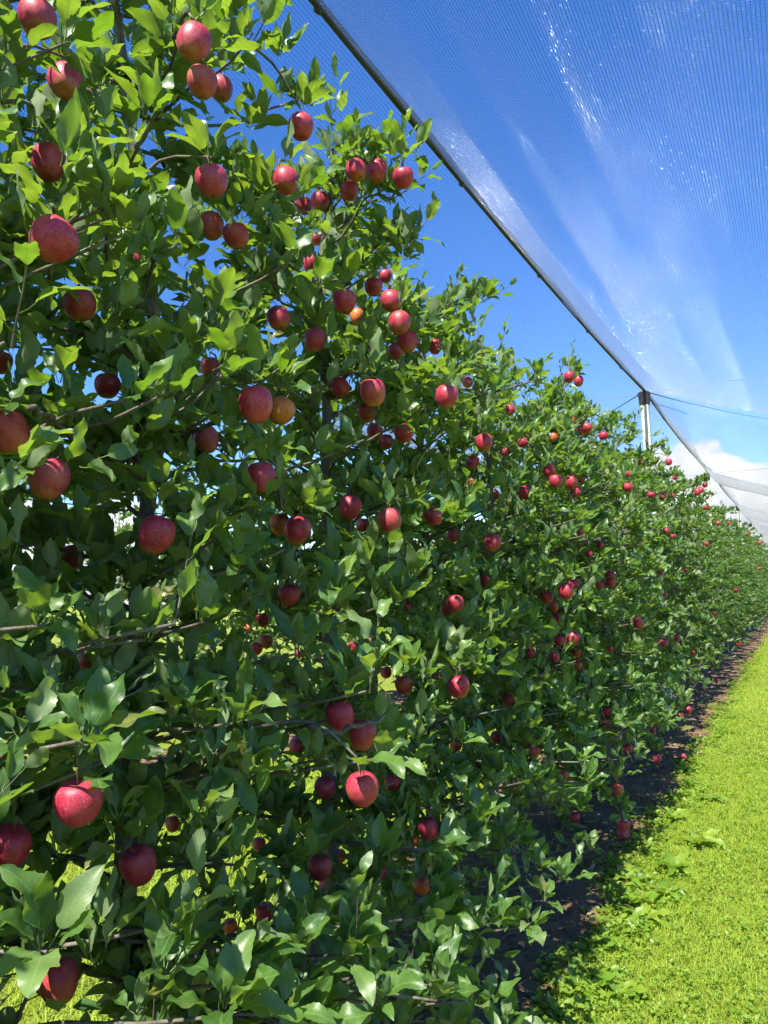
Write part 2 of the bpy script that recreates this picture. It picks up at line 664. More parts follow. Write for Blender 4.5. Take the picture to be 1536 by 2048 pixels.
def shoot(leaves, pos, d, length, size, rng, geo=None):
    """an extension shoot with alternate leaves; returns its tip"""
    d = unit(d)
    pts = [pos]
    n = max(3, int(length / 0.028))
    cur = pos.copy()
    ph = rng.uniform(0, 6)
    for i in range(n):
        d = unit(d + np.array([rng.uniform(-.05, .05), rng.uniform(-.05, .05), 0.035]))
        cur = cur + d * (length / n)
        pts.append(cur.copy())
        ref = np.array([1.0, 0, 0]) if abs(d[0]) < 0.8 else np.array([0, 1.0, 0])
        a = unit(np.cross(d, ref))
        b = np.cross(d, a)
        t = ph + i * 2.4
        rad = a * math.cos(t) + b * math.sin(t)
        th = 0.9 - 0.45 * i / n + rng.uniform(-.2, .2)
        ld = d * math.cos(th) + rad * math.sin(th)
        nn = d * math.sin(th) - rad * math.cos(th) + UP * 0.4 + np.array([rng.uniform(-.35, .35) for _ in range(3)])
        s = size * (1.0 - 0.5 * i / n) * rng.uniform(0.8, 1.1)
        leaves.append(placement(cur, ld, nn, s))
    if geo is not None:
        geo.tube(pts, list(np.linspace(0.0022, 0.0010, len(pts))), 4, False)
    return cur


# ------------------------------------------------------------------ apples seen in the photograph: pixel, pixel width, orange share, hidden
# (x, y, width, orange, bloom, label)
APPLES = [
    (75, 38, 74, 0, 1, 'big red apple at the very top left corner'),
    (130, 163, 66, 0, 1, 'dusky red apple below the top left corner apple'),
    (97, 325, 66, 0, .5, 'red apple left of the bright shoot, below the dusky apple'),
    (387, 85, 66, 0, 1, 'tall pinkish red apple near the top edge, left of the sky'),
    (404, 165, 60, .2, .6, 'red apple tucked under the tall pinkish apple'),
    (442, 178, 46, .2, .6, 'smaller red apple touching the right of the one under the tall apple'),
    (602, 254, 51, 0, .8, 'single red apple hanging against the sky, highest on the outline'),
    (423, 362, 64, 0, 1, 'sunlit pink red apple with shadow stripes in the upper middle'),
    (571, 362, 53, 0, .6, 'red apple crossed by a bare twig left of the high fruit trio'),
    (712, 341, 42, 0, .3, 'left apple of the trio hanging against the sky'),
    (754, 342, 41, 0, .3, 'middle apple of the trio hanging against the sky'),
    (806, 356, 42, 0, .3, 'right apple of the trio hanging against the sky'),
    (698, 384, 37, 0, .3, 'small red apple just below the trio against the sky'),
    (640, 403, 36, 0, .2, None), (608, 412, 34, 0, .2, None), (622, 528, 32, 0, .2, None), (634, 478, 26, 0, .2, None),
    (423, 452, 50, .35, .6, 'left one of two touching reddish apples in the upper middle'),
    (472, 472, 51, .1, .6, 'right one of two touching reddish apples in the upper middle'),
    (106, 479, 90, 0, .6, 'biggest deep red apple at the upper left, dotted with pale specks'),
    (274, 517, 34, 0, .6, None), (160, 610, 64, .15, .9, 'dull red apple half behind a leaf under the biggest apple'),
    (689, 603, 47, 0, .3, 'bright red apple left of the high cluster on the second tree'),
    (747, 574, 36, 0, .2, None), (782, 602, 43, 0, .4, None), (799, 646, 45, .15, .4, None), (815, 682, 41, 0, .2, None),
    (793, 702, 34, .2, .4, None), (714, 633, 30, .9, .2, 'small yellow orange apple below the bright red one'),
    (557, 637, 46, 0, .6, None), (629, 680, 43, 0, .6, None), (770, 553, 28, 0, .2, None), (420, 735, 40, .3, 1, None),
    (512, 809, 68, .05, .6, 'large speckled red apple in front of an orange one'),
    (562, 822, 56, 1, .2, 'orange apple half behind a large speckled red apple'),
    (16, 864, 80, .25, .4, 'large red and yellow apple cut by the left edge behind a leaf'),
    (413, 879, 49, .35, 1, 'small dull pinkish apple below the large speckled red apple'),
    (98, 957, 77, .1, 1, 'large pinkish red apple near the left edge at mid height'),
    (523, 955, 58, 0, .6, 'round red apple hanging in shade near the middle left'),
    (313, 1069, 71, 0, .5, 'large round dark red apple hanging alone in shade'),
    (595, 1061, 53, 0, .5, 'red apple with a bright sun spot near the picture centre'),
    (560, 1048, 40, .9, .2, 'orange apple peeping from behind the red one with a sun spot'),
    (700, 1015, 45, 0, .6, None), (725, 1050, 28, 0, .4, None), (780, 1041, 47, .2, .6, None),
    (143, 1115, 50, 0, .6, None), (578, 1190, 44, 0, .7, None), (2, 725, 42, 0, .6, None), (215, 772, 50, 0, .6, None),
    (893, 793, 47, 0, .5, 'bright red apple alone in leaves right of the second trunk'),
    (746, 785, 50, .1, .4, None), (733, 826, 36, .3, .4, None), (750, 864, 33, 0, .3, None), (808, 866, 39, 0, .3, None),
    (772, 884, 30, 0, .3, None), (680, 775, 38, 0, .3, None), (868, 1033, 37, 0, .3, None), (968, 885, 33, 0, .4, None),
    (1046, 885, 22, 0, .3, None), (1010, 905, 23, .2, .3, None), (945, 925, 26, 0, .3, None), (944, 965, 22, .1, .3, None),
    (870, 693, 28, 0, .3, None), (1020, 820, 20, 0, .2, None), (935, 765, 22, .2, .2, None),
    (1138, 754, 21, 0, .2, 'left apple of the pair on the tallest shoot against the sky'),
    (1157, 762, 20, 0, .2, 'right apple of the pair on the tallest shoot against the sky'),
    (1173, 856, 23, 0, .2, None), (1160, 862, 18, 0, .2, None), (1207, 872, 18, 0, .2, None), (1150, 838, 14, 0, .2, None),
    (1107, 875, 17, .9, .2, None), (1098, 942, 26, 0, .2, None), (1111, 962, 27, 0, .3, None), (1142, 965, 25, 0, .3, None),
    (1151, 984, 22, 0, .3, None), (1164, 960, 13, 0, .2, None), (1256, 975, 19, 0, .2, None), (1255, 948, 13, 0, .2, None),
    (1048, 985, 25, 0, .3, None), (985, 1085, 35, 0, .4, None), (905, 1072, 26, 0, .4, None), (988, 990, 22, .4, .3, None),
    (910, 1207, 36, 0, .4, None), (896, 1218, 29, .3, .4, None), (1094, 1194, 26, 0, .3, None), (1132, 1183, 30, 0, .4, None),
    (1147, 1170, 23, 0, .4, None), (1107, 1213, 21, .6, .2, None), (1199, 1172, 20, 0, .3, None), (1220, 1151, 20, 0, .2, None),
    (1221, 1166, 20, 0, .2, None), (1115, 1239, 24, 0, .3, None), (1145, 1277, 27, 0, .3, None), (1118, 1281, 23, 0, .3, None),
    (1109, 1313, 20, 0, .3, None), (1151, 1306, 21, .2, .3, None), (1156, 1331, 16, .5, .2, None), (1061, 1306, 19, .2, .5, None),
    (1276, 1246, 20, 0, .2, None), (917, 1373, 45, 0, .3, 'dark red apple on the outer leaves right of the picture centre'),
    (808, 1370, 36, .7, .3, None), (882, 1354, 22, .6, .2, None), (772, 1345, 24, 0, .3, None),
    (680, 1432, 57, 0, .4, 'red apple sitting above the bare grey branch in the lower middle'),
    (725, 1470, 56, .2, .4, 'shaded red apple right behind the bare grey branch'),
    (594, 1493, 32, 0, .6, None), (650, 1576, 43, 0, .7, None),
    (725, 1578, 66, 0, .6, 'large sunlit crimson apple hanging in the lower middle'),
    (784, 1564, 33, 0, .4, None), (1017, 1400, 26, .3, .3, None), (912, 1490, 24, .2, .6, None), (993, 1475, 25, .2, .3, None),
    (1066, 1502, 28, .1, .3, None), (1212, 1423, 20, 0, .3, None), (1212, 1443, 17, 0, .3, None), (1255, 1498, 20, 0, .2, None),
    (1314, 1518, 18, .1, .3, None), (1130, 1550, 19, .1, .5, None), (1235, 1580, 23, .4, .2, None), (1150, 1635, 20, 0, .5, None),
    (1247, 1650, 25, .1, .3, None), (857, 1658, 39, 0, .4, None),
    (640, 1735, 48, .2, .6, 'red apple crossed by leaf stalks low on the second tree'),
    (653, 1768, 32, 0, .6, None), (768, 1744, 26, 0, .6, None), (843, 1772, 34, .8, .2, None), (530, 1825, 38, .1, .5, None),
    (460, 1853, 30, .9, .1, None), (518, 1688, 26, .2, .3, None), (680, 1712, 24, .4, .5, None),
    (157, 1605, 92, 0, .5, 'very large dark red apple under a leaf rosette at the lower left'),
    (18, 1694, 82, 0, .5, 'large dark red apple cut by the left edge low down'),
    (277, 1731, 70, 0, .7, 'large dull red apple right of the very large lower left one'),
    (118, 1962, 76, .3, .3, 'red apple behind radiating leaf stalks in the bottom left corner'),
    (1138, 1780, 23, .2, .3, None), (345, 1648, 28, .5, .3, None), (830, 1682, 17, .9, .2, None), (170, 1325, 36, .8, .2, None),
    (525, 1240, 28, .1, .4, None), (512, 1298, 26, .2, .4, None), (532, 1283, 28, 1, .2, None), (970, 1162, 19, 0, .4, None),
    (815, 1215, 19, .1, .4, None), (707, 1295, 24, .2, .3, None), (1327, 1285, 17, 0, .3, None), (1354, 1276, 14, 0, .3, None),
    (1360, 1432, 14, .3, .2, None), (1376, 1420, 14, .1, .2, None), (1306, 1460, 12, 0, .2, None),
    (1410, 970, 11, 0, .2, None), (1395, 984, 13, 0, .2, None), (1402, 980, 11, 0, .2, None), (1412, 1015, 9, 0, .2, None),
    (1350, 955, 9, 0, .2, None), (1302, 990, 13, 0, .2, None), (1326, 992, 11, 0, .2, None), (1344, 991, 9, 0, .2, None),
    (1337, 924, 14, 0, .2, None), (1280, 925, 8, 0, .2, None), (1332, 1062, 12, 0, .2, None), (1345, 1073, 10, 0, .2, None),
    (1413, 1088, 10, 0, .2, None), (1466, 1089, 7, 0, .2, None), (1494, 1068, 8, 0, .2, None), (1519, 1086, 8, 0, .2, None),
    (1518, 1137, 7, 0, .2, None), (1472, 1181, 8, 0, .2, None), (1429, 1226, 8, 0, .2, None), (1477, 1287, 10, 0, .2, None),
    (1200, 1090, 14, 0, .3, None), (1178, 1108, 14, 0, .3, None), (1322, 1145, 10, 0, .2, None), (1371, 1141, 8, 0, .2, None),
    (1436, 1047, 9, 0, .2, None), (1458, 1047, 7, 0, .2, None), (1220, 1297, 12, 0, .3, None), (1385, 1305, 9, 0, .2, None),
    (1432, 1362, 9, 0, .2, None), (1330, 1190, 9, .3, .2, None), (1160, 1065, 13, .2, .2, None), (1190, 1055, 12, 0, .2, None),
]
AP = []
for (ax, ay, aw, orange, bloom, lab) in APPLES:
    dia = 0.0745
    depth = F * dia / aw
    p = at(ax, ay, depth)
    # keep every fruit inside the body of the row
    lo, hi = -2.05, -0.86
    x = min(max(p[0], lo), hi)
    if aw < 22:
        x = min(max(p[0], -1.22 if aw < 15 else -1.4), -1.03)
    if x != p[0]:
        k = x / p[0]
        depth *= k
        p = at(ax, ay, depth)
    AP.append(dict(p=p, r=0.5 * aw * depth / F, px=ax, py=ay, w=aw, depth=depth, orange=orange, bloom=bloom, label=lab))

# ------------------------------------------------------------------ ground
SOIL_IN, SOIL_OUT = -2.35, -1.05      # soil strip of the main row
gm = 420.0
ground = obj('ground', make_mesh('ground', [(-gm, -gm, 0), (gm, -gm, 0), (gm, gm, 0), (-gm, gm, 0)], [[0, 1, 2, 3]], M_TURF, False), kind='structure')


def soil_strip(x0, x1, y0, y1, step):
    nx = int((x1 - x0) / step) + 1
    ny = int((y1 - y0) / step) + 1
    X, Y = np.meshgrid(np.linspace(x0, x1, nx), np.linspace(y0, y1, ny))
    rg = np.random.default_rng(3)
    Z = 0.020 + 0.012 * np.sin(X * 9 + 3 * np.sin(Y * 1.7)) * np.sin(Y * 5.3 + X * 2) + 0.010 * np.sin(Y * 13 + X * 17) + rg.normal(0, 0.006, X.shape)
    edge = np.minimum(X - x0, x1 - X)
    Z = np.where(edge < 0.12, Z * edge / 0.12 - 0.006 * (1 - edge / 0.12), Z)
    V = np.stack([X, Y, Z], -1).reshape(-1, 3)
    i = np.arange((ny - 1) * (nx - 1))
    q = (i // (nx - 1)) * nx + i % (nx - 1)
    return make_mesh('soil_strip', V, np.stack([q, q + 1, q + nx + 1, q + nx], 1), M_SOIL)


obj('soil_strip', soil_strip(SOIL_IN, SOIL_OUT + 0.10, -2, 16, 0.035), kind='structure')
obj('soil_strip', soil_strip(SOIL_IN, SOIL_OUT + 0.10, 16, 60, 0.10), kind='structure')
obj('soil_strip', soil_strip(-6.1, -4.7, -2, 40, 0.12), kind='structure')

# ------------------------------------------------------------------ posts, cables and the hail net
POSTS_Y = [0.55, 10.15, 18.7, 27.4, 36.1, 44.8]
TOP_Z = 4.17
VAL_X, VAL_DROP = 1.95, 0.75


def bay(y):
    y = np.asarray(y, float)
    ys = np.array([-8.2] + POSTS_Y + [53.5])
    i = np.clip(np.searchsorted(ys, y, side='right') - 1, 0, len(ys) - 2)
    u = (y - ys[i]) / (ys[i + 1] - ys[i])
    return 4 * u * (1 - u), u, i


def net_z(x, y):
    s, u, i = bay(y)
    dx = np.abs(np.asarray(x, float) - ROW_X)
    period = 2 * VAL_X
    m = np.where(dx % period > VAL_X, period - dx % period, dx % period)
    t = m / VAL_X
    z = TOP_Z + 0.01 - VAL_DROP * t
    z = z - s * (0.10 + (0.20 + 0.28 * (i >= 2)) * np.clip(t / 0.2, 0, 1))
    # creases running down the bay where the net was folded, and a faint overall ripple
    for c, w, amp in ((0.105, 0.024, 0.010), (0.57, 0.045, 0.024), (0.945, 0.038, 0.032), (1.295, 0.030, 0.025), (1.66, 0.04, 0.02)):
        e = (m - c - 0.012 * np.sin(y * 0.9 + c * 9)) / w
        z = z + amp * np.exp(-0.5 * e * e) * (0.75 + 0.25 * np.sin(y * 0.7 + c * 21)) * np.clip((9.3 - y) / 3.0, 0.12, 1)
    z = z + 0.006 * np.sin(dx * 9.0 + 0.3 * y) * np.clip(t * 5, 0, 1)
    gather = (1 - s) ** 6
    z = z + 0.018 * gather * np.sin(dx * 46 + i) * np.clip(t * 4, 0, 1)
    return z


def thread_curves(name, curves, radii, mat):
    cv = bpy.data.hair_curves.new(name)
    cv.add_curves([len(c) for c in curves])
    cv.position_data.foreach_set('vector', np.concatenate(curves).astype(np.float32).ravel())
    ra = cv.attributes.get('radius') or cv.attributes.new('radius', 'FLOAT', 'POINT')
    ra.data.foreach_set('value', np.concatenate([np.full(len(c), r) if np.isscalar(r) else r for c, r in zip(curves, radii)]).astype(np.float32))
    cv.materials.append(mat)
    return cv


def net_object(x0, x1, label, sx=0.013, sy=0.011, ymax=46.0, xstep=0.05):
    """hail net: long dark threads down the bay and fine shiny cross threads"""
    rg = np.random.default_rng(9)
    ys = np.concatenate([np.arange(-1.0, 12, 0.12), np.arange(12, ymax, 0.3)])
    warp = [np.stack([np.full(len(ys), x), ys, net_z(x, ys)], 1) for x in np.arange(x0 + 0.004, x1, sx)]
    o = obj('hail_net', thread_curves('hail_net', warp, [np.where(ys > 10.4, 0.0012, 0.00066)] * len(warp), M_NET), label=label, cat='net', group='hail nets over the orchard')
    weft, rad = [], []
    xs2 = np.linspace(x0, x1, int((x1 - x0) / xstep) + 1)
    y = -0.9
    while y < ymax:
        k = 1.0 if y < 10.2 else 2.0
        weft.append(np.stack([xs2, y + rg.normal(0, 0.0008, len(xs2)), net_z(xs2, y) + 0.0006 + rg.normal(0, 0.0007, len(xs2))], 1))
        rad.append(0.00018 if k == 1 else 0.00062)
        y += sy * k
    obj('cross_threads', thread_curves('cross_threads', weft, rad, M_WEFT), o)
    # gathered seam where the net is laced at each post
    for y in POSTS_Y[1:5]:
        if y > ymax - 1 or abs(x0 - ROW_X) > 3:
            continue
        xs3 = np.linspace(x0, x1, 40)
        g = Geo()
        g.tube([np.array([x, y + 0.006 * math.sin(x * 9), TOP_Z + 0.004 - VAL_DROP * abs(x - ROW_X) / VAL_X - 0.05 * math.sin(math.pi * abs(x - ROW_X) / VAL_X)]) for x in xs3],
               [0.0022 + 0.008 * math.exp(-abs(x - ROW_X) / 0.5) for x in xs3], 5)
        obj('net_seam', g.build('net_seam', M_CABLE), o)
    return o


net_object(ROW_X, ROW_X + VAL_X, 'fine pale hail net stretched over the grass alley at upper right', xstep=0.024)
net_object(ROW_X - VAL_X, ROW_X, 'fine hail net sloping away behind the apple trees left of the ridge cable')
net_object(ROW_X - 2 * VAL_X, ROW_X - VAL_X, 'farther hail net rising to the ridge of the row behind', 0.02, 0.03, 24.0)


def cable_path(x, y0, y1, n, z_off=0.0):
    ys = np.linspace(y0, y1, n)
    s, u, i = bay(ys)
    return [np.array([x, y, TOP_Z + z_off - 0.10 * k]) for y, k in zip(ys, s)]


def ridge_cable(x, label, y0=-1.0, y1=46.0):
    g = Geo()
    g.tube(cable_path(x, y0, y1, 150), 0.0075, 6)
    o = obj('ridge_cable', g.build('ridge_cable', M_CABLE), label=label, cat='cable', group='ridge cables carrying the nets')
    h = Geo()
    pts = cable_path(x + 0.012, y0, y1, 150, 0.006)
    pts = [p + np.array([0.006 * math.sin(p[1] * 4.1), 0, 0.004 * math.sin(p[1] * 6.3)]) for p in pts]
    h.tube(pts, [0.011 + 0.004 * math.sin(p[1] * 2.7) for p in pts], 6)
    obj('net_hem', h.build('net_hem', M_CABLE), o)
    # the loose pleat of net folded along the cable
    W, Fq = [], []
    for k, p in enumerate(cable_path(x, y0, y1, 150, 0.0)):
        wd = 0.018 + 0.030 * math.sin(p[1] * 1.3) ** 4
        W += [p + np.array([0.010, 0, 0.012]), p + np.array([0.02 + 0.5 * wd, 0, 0.022 + 0.2 * wd]), p + np.array([0.012 + wd, 0, 0.004])]
        if k:
            b = 3 * k
            Fq += [[b - 3, b - 2, b + 1, b], [b - 2, b - 1, b + 2, b + 1]]
    obj('net_pleat', make_mesh('net_pleat', W, Fq, M_PLEAT), o)
    # plastic clips
    cl = None
    for y in np.arange(0.9, 24, 1.55):
        s, _, _ = bay(y)
        if cl is None:
            c = Geo()
            c.tube([(0, -0.018, 0), (0, -0.014, 0), (0, 0.014, 0), (0, 0.018, 0)], [0.008, 0.017, 0.017, 0.008], 8)
            cl = c.build('net_clip', M_PLASTIC)
        obj('net_clip', cl, o, (x, y, TOP_Z - 0.10 * float(s)))
    return o


def pleat_material():
    m, t, out = new_mat('folded_net')
    tcn = t.nodes.new('ShaderNodeTexCoord')
    n = noise(t, 420, 2, 0.5, tcn.outputs['Object'])
    p = principled(t, (0.025, 0.027, 0.03), 0.4, 0.4)
    tr = t.nodes.new('ShaderNodeBsdfTransparent')
    mx = t.nodes.new('ShaderNodeMixShader')
    t.links.new(maprange(t, n, 0.40, 0.60, 0.25, 0.95), mx.inputs[0])
    t.links.new(tr.outputs[0], mx.inputs[1])
    t.links.new(p.outputs[0], mx.inputs[2])
    t.links.new(mx.outputs[0], out.inputs[0])
    return m


M_PLEAT = pleat_material()
ridge_cable(ROW_X, 'dark ridge cable with rolled net hem sweeping across the sky to the first post')
ridge_cable(ROW_X - 2 * VAL_X, 'dark ridge cable of the row behind, glimpsed through the leaves', -1, 24)


def post_meshes():
    g = Geo()
    sec = []
    for z, h in ((0.0, 0.056), (0.4, 0.055), (4.04, 0.048)):
        b = len(g.v)
        c = 0.010
        for (sx, sy) in ((-1, -1), (1, -1), (1, 1), (-1, 1)):
            a = [(sx * (h - c), sy * h), (sx * h, sy * (h - c))]
            if sx * sy > 0:
                a = a if False else a
            if (sx, sy) in ((1, -1), (-1, 1)):
                pass
            else:
                a = a[::-1]
            for q in a:
                g.v.append(np.array([q[0], q[1], z]))
        sec.append(b)
    for b0, b1 in zip(sec, sec[1:]):
        for s in range(8):
            s2 = (s + 1) % 8
            g.f.append([b0 + s, b0 + s2, b1 + s2, b1 + s])
    g.f.append([sec[-1] + s for s in range(8)])
    body = g.build('post_body', M_CONCRETE, False)
    c = Geo()
    rings = [(3.985, 0.064), (4.00, 0.068), (4.12, 0.077), (4.155, 0.080), (4.168, 0.060)]
    N = 40
    for z, r in rings:
        for k in range(N):
            rr = r * (1.0 if k % 2 else 0.93)
            t = 2 * math.pi * k / N
            c.v.append(np.array([rr * math.cos(t), rr * math.sin(t), z]))
    for i in range(len(rings) - 1):
        for k in range(N):
            k2 = (k + 1) % N
            c.f.append([i * N + k, i * N + k2, (i + 1) * N + k2, (i + 1) * N + k])
    c.f.append([(len(rings) - 1) * N + k for k in range(N)])
    c.f.append([k for k in range(N)][::-1])
    cap = c.build('post_cap', M_PLASTIC, False)
    return body, cap


POST_BODY, POST_CAP = post_meshes()
POST_LABEL = ['concrete post hidden at the left end of the row', 'nearest pale concrete post with a black ribbed cap',
              'second pale post with a cap, just beyond the nearest one', 'third pale post, small, farther down the row',
              'fourth post, tiny, where the row nearly meets the frame edge', 'last tiny post at the far end of the row']
for k, y in enumerate(POSTS_Y):
    if k == 0:
        continue
    po = bpy.data.objects.new('concrete_post', POST_BODY)
    COL.objects.link(po)
    po.location = (ROW_X, y, 0)
    po.rotation_euler = (0.006 * (k % 3 - 1), 0.012 * (1 if k % 2 else -1) - 0.014, 0.02 * k)
    po['label'] = POST_LABEL[k]
    po['category'] = 'post'
    po['group'] = 'net posts along the row'
    obj('post_cap', POST_CAP, po)
for y in (13.1, 21.7):
    po = obj('concrete_post', POST_BODY, None, (ROW_X - 2 * VAL_X, y, 0), ('nearer' if y < 15 else 'farther') + ' pale concrete post in the row behind the front trees', 'post', 'net posts of the row behind')
    obj('post_cap', POST_CAP, po)
# cross wires, one at each post, level above the nets
names = ['', 'nearest thin wire crossing the alley from the first post top', 'second thin wire crossing the alley at the second post',
         'third thin crossing wire far down the alley', 'fourth thin crossing wire near the far end', 'last thin crossing wire']
for k, y in enumerate(POSTS_Y):
    if k == 0 or k > 4:
        continue
    g = Geo()
    g.tube([(x, y, TOP_Z - 0.02 - 0.02 * abs(math.sin((x - ROW_X) * 0.8))) for x in np.linspace(-5.5, 6.2, 24)], 0.0035, 5)
    obj('cross_wire', g.build('cross_wire', M_WIRE), label=names[k], cat='wire', group='wires across the alley')
# guy tail hanging from the first cap
g = Geo()
g.tube(smooth_path([(ROW_X + 0.05, 10.1, 3.97), (ROW_X + 0.16, 10.12, 3.96), (ROW_X + 0.34, 10.15, 3.88), (ROW_X + 0.50, 10.2, 3.80)], 12), 0.003, 5)
obj('loose_wire', g.build('loose_wire', M_CABLE), label='short loose dark wire end beside the nearest post cap', cat='wire')
WL = ['lowest', 'second lowest', 'middle', 'second highest', 'highest']
for k, z in enumerate((0.75, 1.30, 1.85, 2.40, 2.95)):
    g = Geo()
    g.tube([(ROW_X + 0.055, y, z - 0.012 * math.sin(math.pi * ((y - 0.55) % 8.6) / 8.6)) for y in np.linspace(-1, 46, 60)], 0.0016, 4)
    obj('trellis_wire', g.build('trellis_wire', M_WIRE), label=f'{WL[k]} trellis wire running along the trunks of the row', cat='wire', group='trellis wires along the row')

# ------------------------------------------------------------------ apple trees
AP_POS = np.array([a['p'] for a in AP])
_cr = random.Random(3)
AP_PX = np.array([[a['px'], a['py'], a['w'] * 0.5 * (_cr.uniform(0.80, 1.0) if a['label'] else _cr.choice((0.5, 0.85, 0.95, 1.0, 1.0)))] for a in AP])
AP_W = np.array([a['w'] for a in AP], float)
AP_DEPTH = np.array([a['depth'] for a in AP])


def keep_clear(L):
    """drop leaves that would hang straight in front of a fruit that the photograph shows"""
    L = np.asarray(L)
    c = L[:, :, 3] + L[:, :, 1] * 0.75           # middle of the blade
    tip = L[:, :, 3] + L[:, :, 1] * 1.15
    low = L[:, :, 3] + L[:, :, 1] * 0.40
    bad = np.zeros(len(L), bool)
    for q in (c, tip, low):
        px, py, d = project(q)
        for (ax, ay, ar), dep in zip(AP_PX, AP_DEPTH):
            h = 0.5 * np.linalg.norm(L[:, :, 0], axis=1) * 0.45 * F / np.maximum(d, 0.1)
            rr = ar + 0.6 * h
            bad |= ((px - ax) ** 2 + (py - ay) ** 2 < rr * rr) & (d < dep + 0.02) & (d > 0)
    # nothing may poke into the lens
    px, py, d = project(c)
    bad |= (d < 0.86) & (px > -400)
    return L[~bad]


# trunk waypoints read off the photograph for the two trunks that show
TRUNK_PIX = {0: [(205, -120), (240, 80), (262, 260), (291, 480), (316, 720), (327, 850), (306, 930), (280, 1150), (266, 1380), (250, 1700)],
             1: [(668, 300), (660, 400), (648, 480), (640, 560), (648, 700), (653, 820), (652, 920), (656, 1050), (660, 1150), (661, 1250), (655, 1500)]}
PITCH_Y, Y0 = 0.90, 1.50
ORD = ['first', 'second', 'third', 'fourth', 'fifth', 'sixth', 'seventh', 'eighth', 'ninth', 'tenth', 'eleventh', 'twelfth', 'thirteenth',
       'fourteenth', 'fifteenth', 'sixteenth', 'seventeenth', 'eighteenth', 'nineteenth', 'twentieth', 'twenty-first', 'twenty-second',
       'twenty-third', 'twenty-fourth', 'twenty-fifth', 'twenty-sixth', 'twenty-seventh', 'twenty-eighth', 'twenty-ninth', 'thirtieth']
HEIGHT = {-3: 3.3, -2: 3.3, -1: 3.3, 0: 3.55, 1: 3.35, 2: 3.05, 3: 2.85, 4: 2.95, 5: 3.15, 6: 3.05, 7: 3.1, 8: 3.15, 9: 3.2, 10: 3.15}


def trunk_path(k, h, rng):
    y = Y0 + PITCH_Y * k
    if k in TRUNK_PIX:
        up = [at_x(px, py, ROW_X) for px, py in TRUNK_PIX[k]]
        low = up[-1]
        pts = up[::-1]
        pts = [np.array([ROW_X, low[1] + 0.02, -0.03]), np.array([ROW_X, low[1] + 0.01, 0.4 * low[2]])] + pts
        if pts[-1][2] < h - 0.15:
            pts.append(np.array([ROW_X + 0.03, pts[-1][1] + 0.03, h - 0.05]))
        return smooth_path(pts, 30)
    pts = [np.array([ROW_X, y, -0.03])]
    for z in np.linspace(0.4, h - 0.1, 7):
        pts.append(np.array([ROW_X + rng.uniform(-.03, .03), y + rng.uniform(-.035, .035), z]))
    return smooth_path(pts, 24)


def half_width(z, h):
    """how far the canopy reaches from the trunk line towards the alley"""
    t = max(0.0, min(1.0, z / h))
    return 0.62 - 0.27 * max(0, t - 0.6) / 0.4


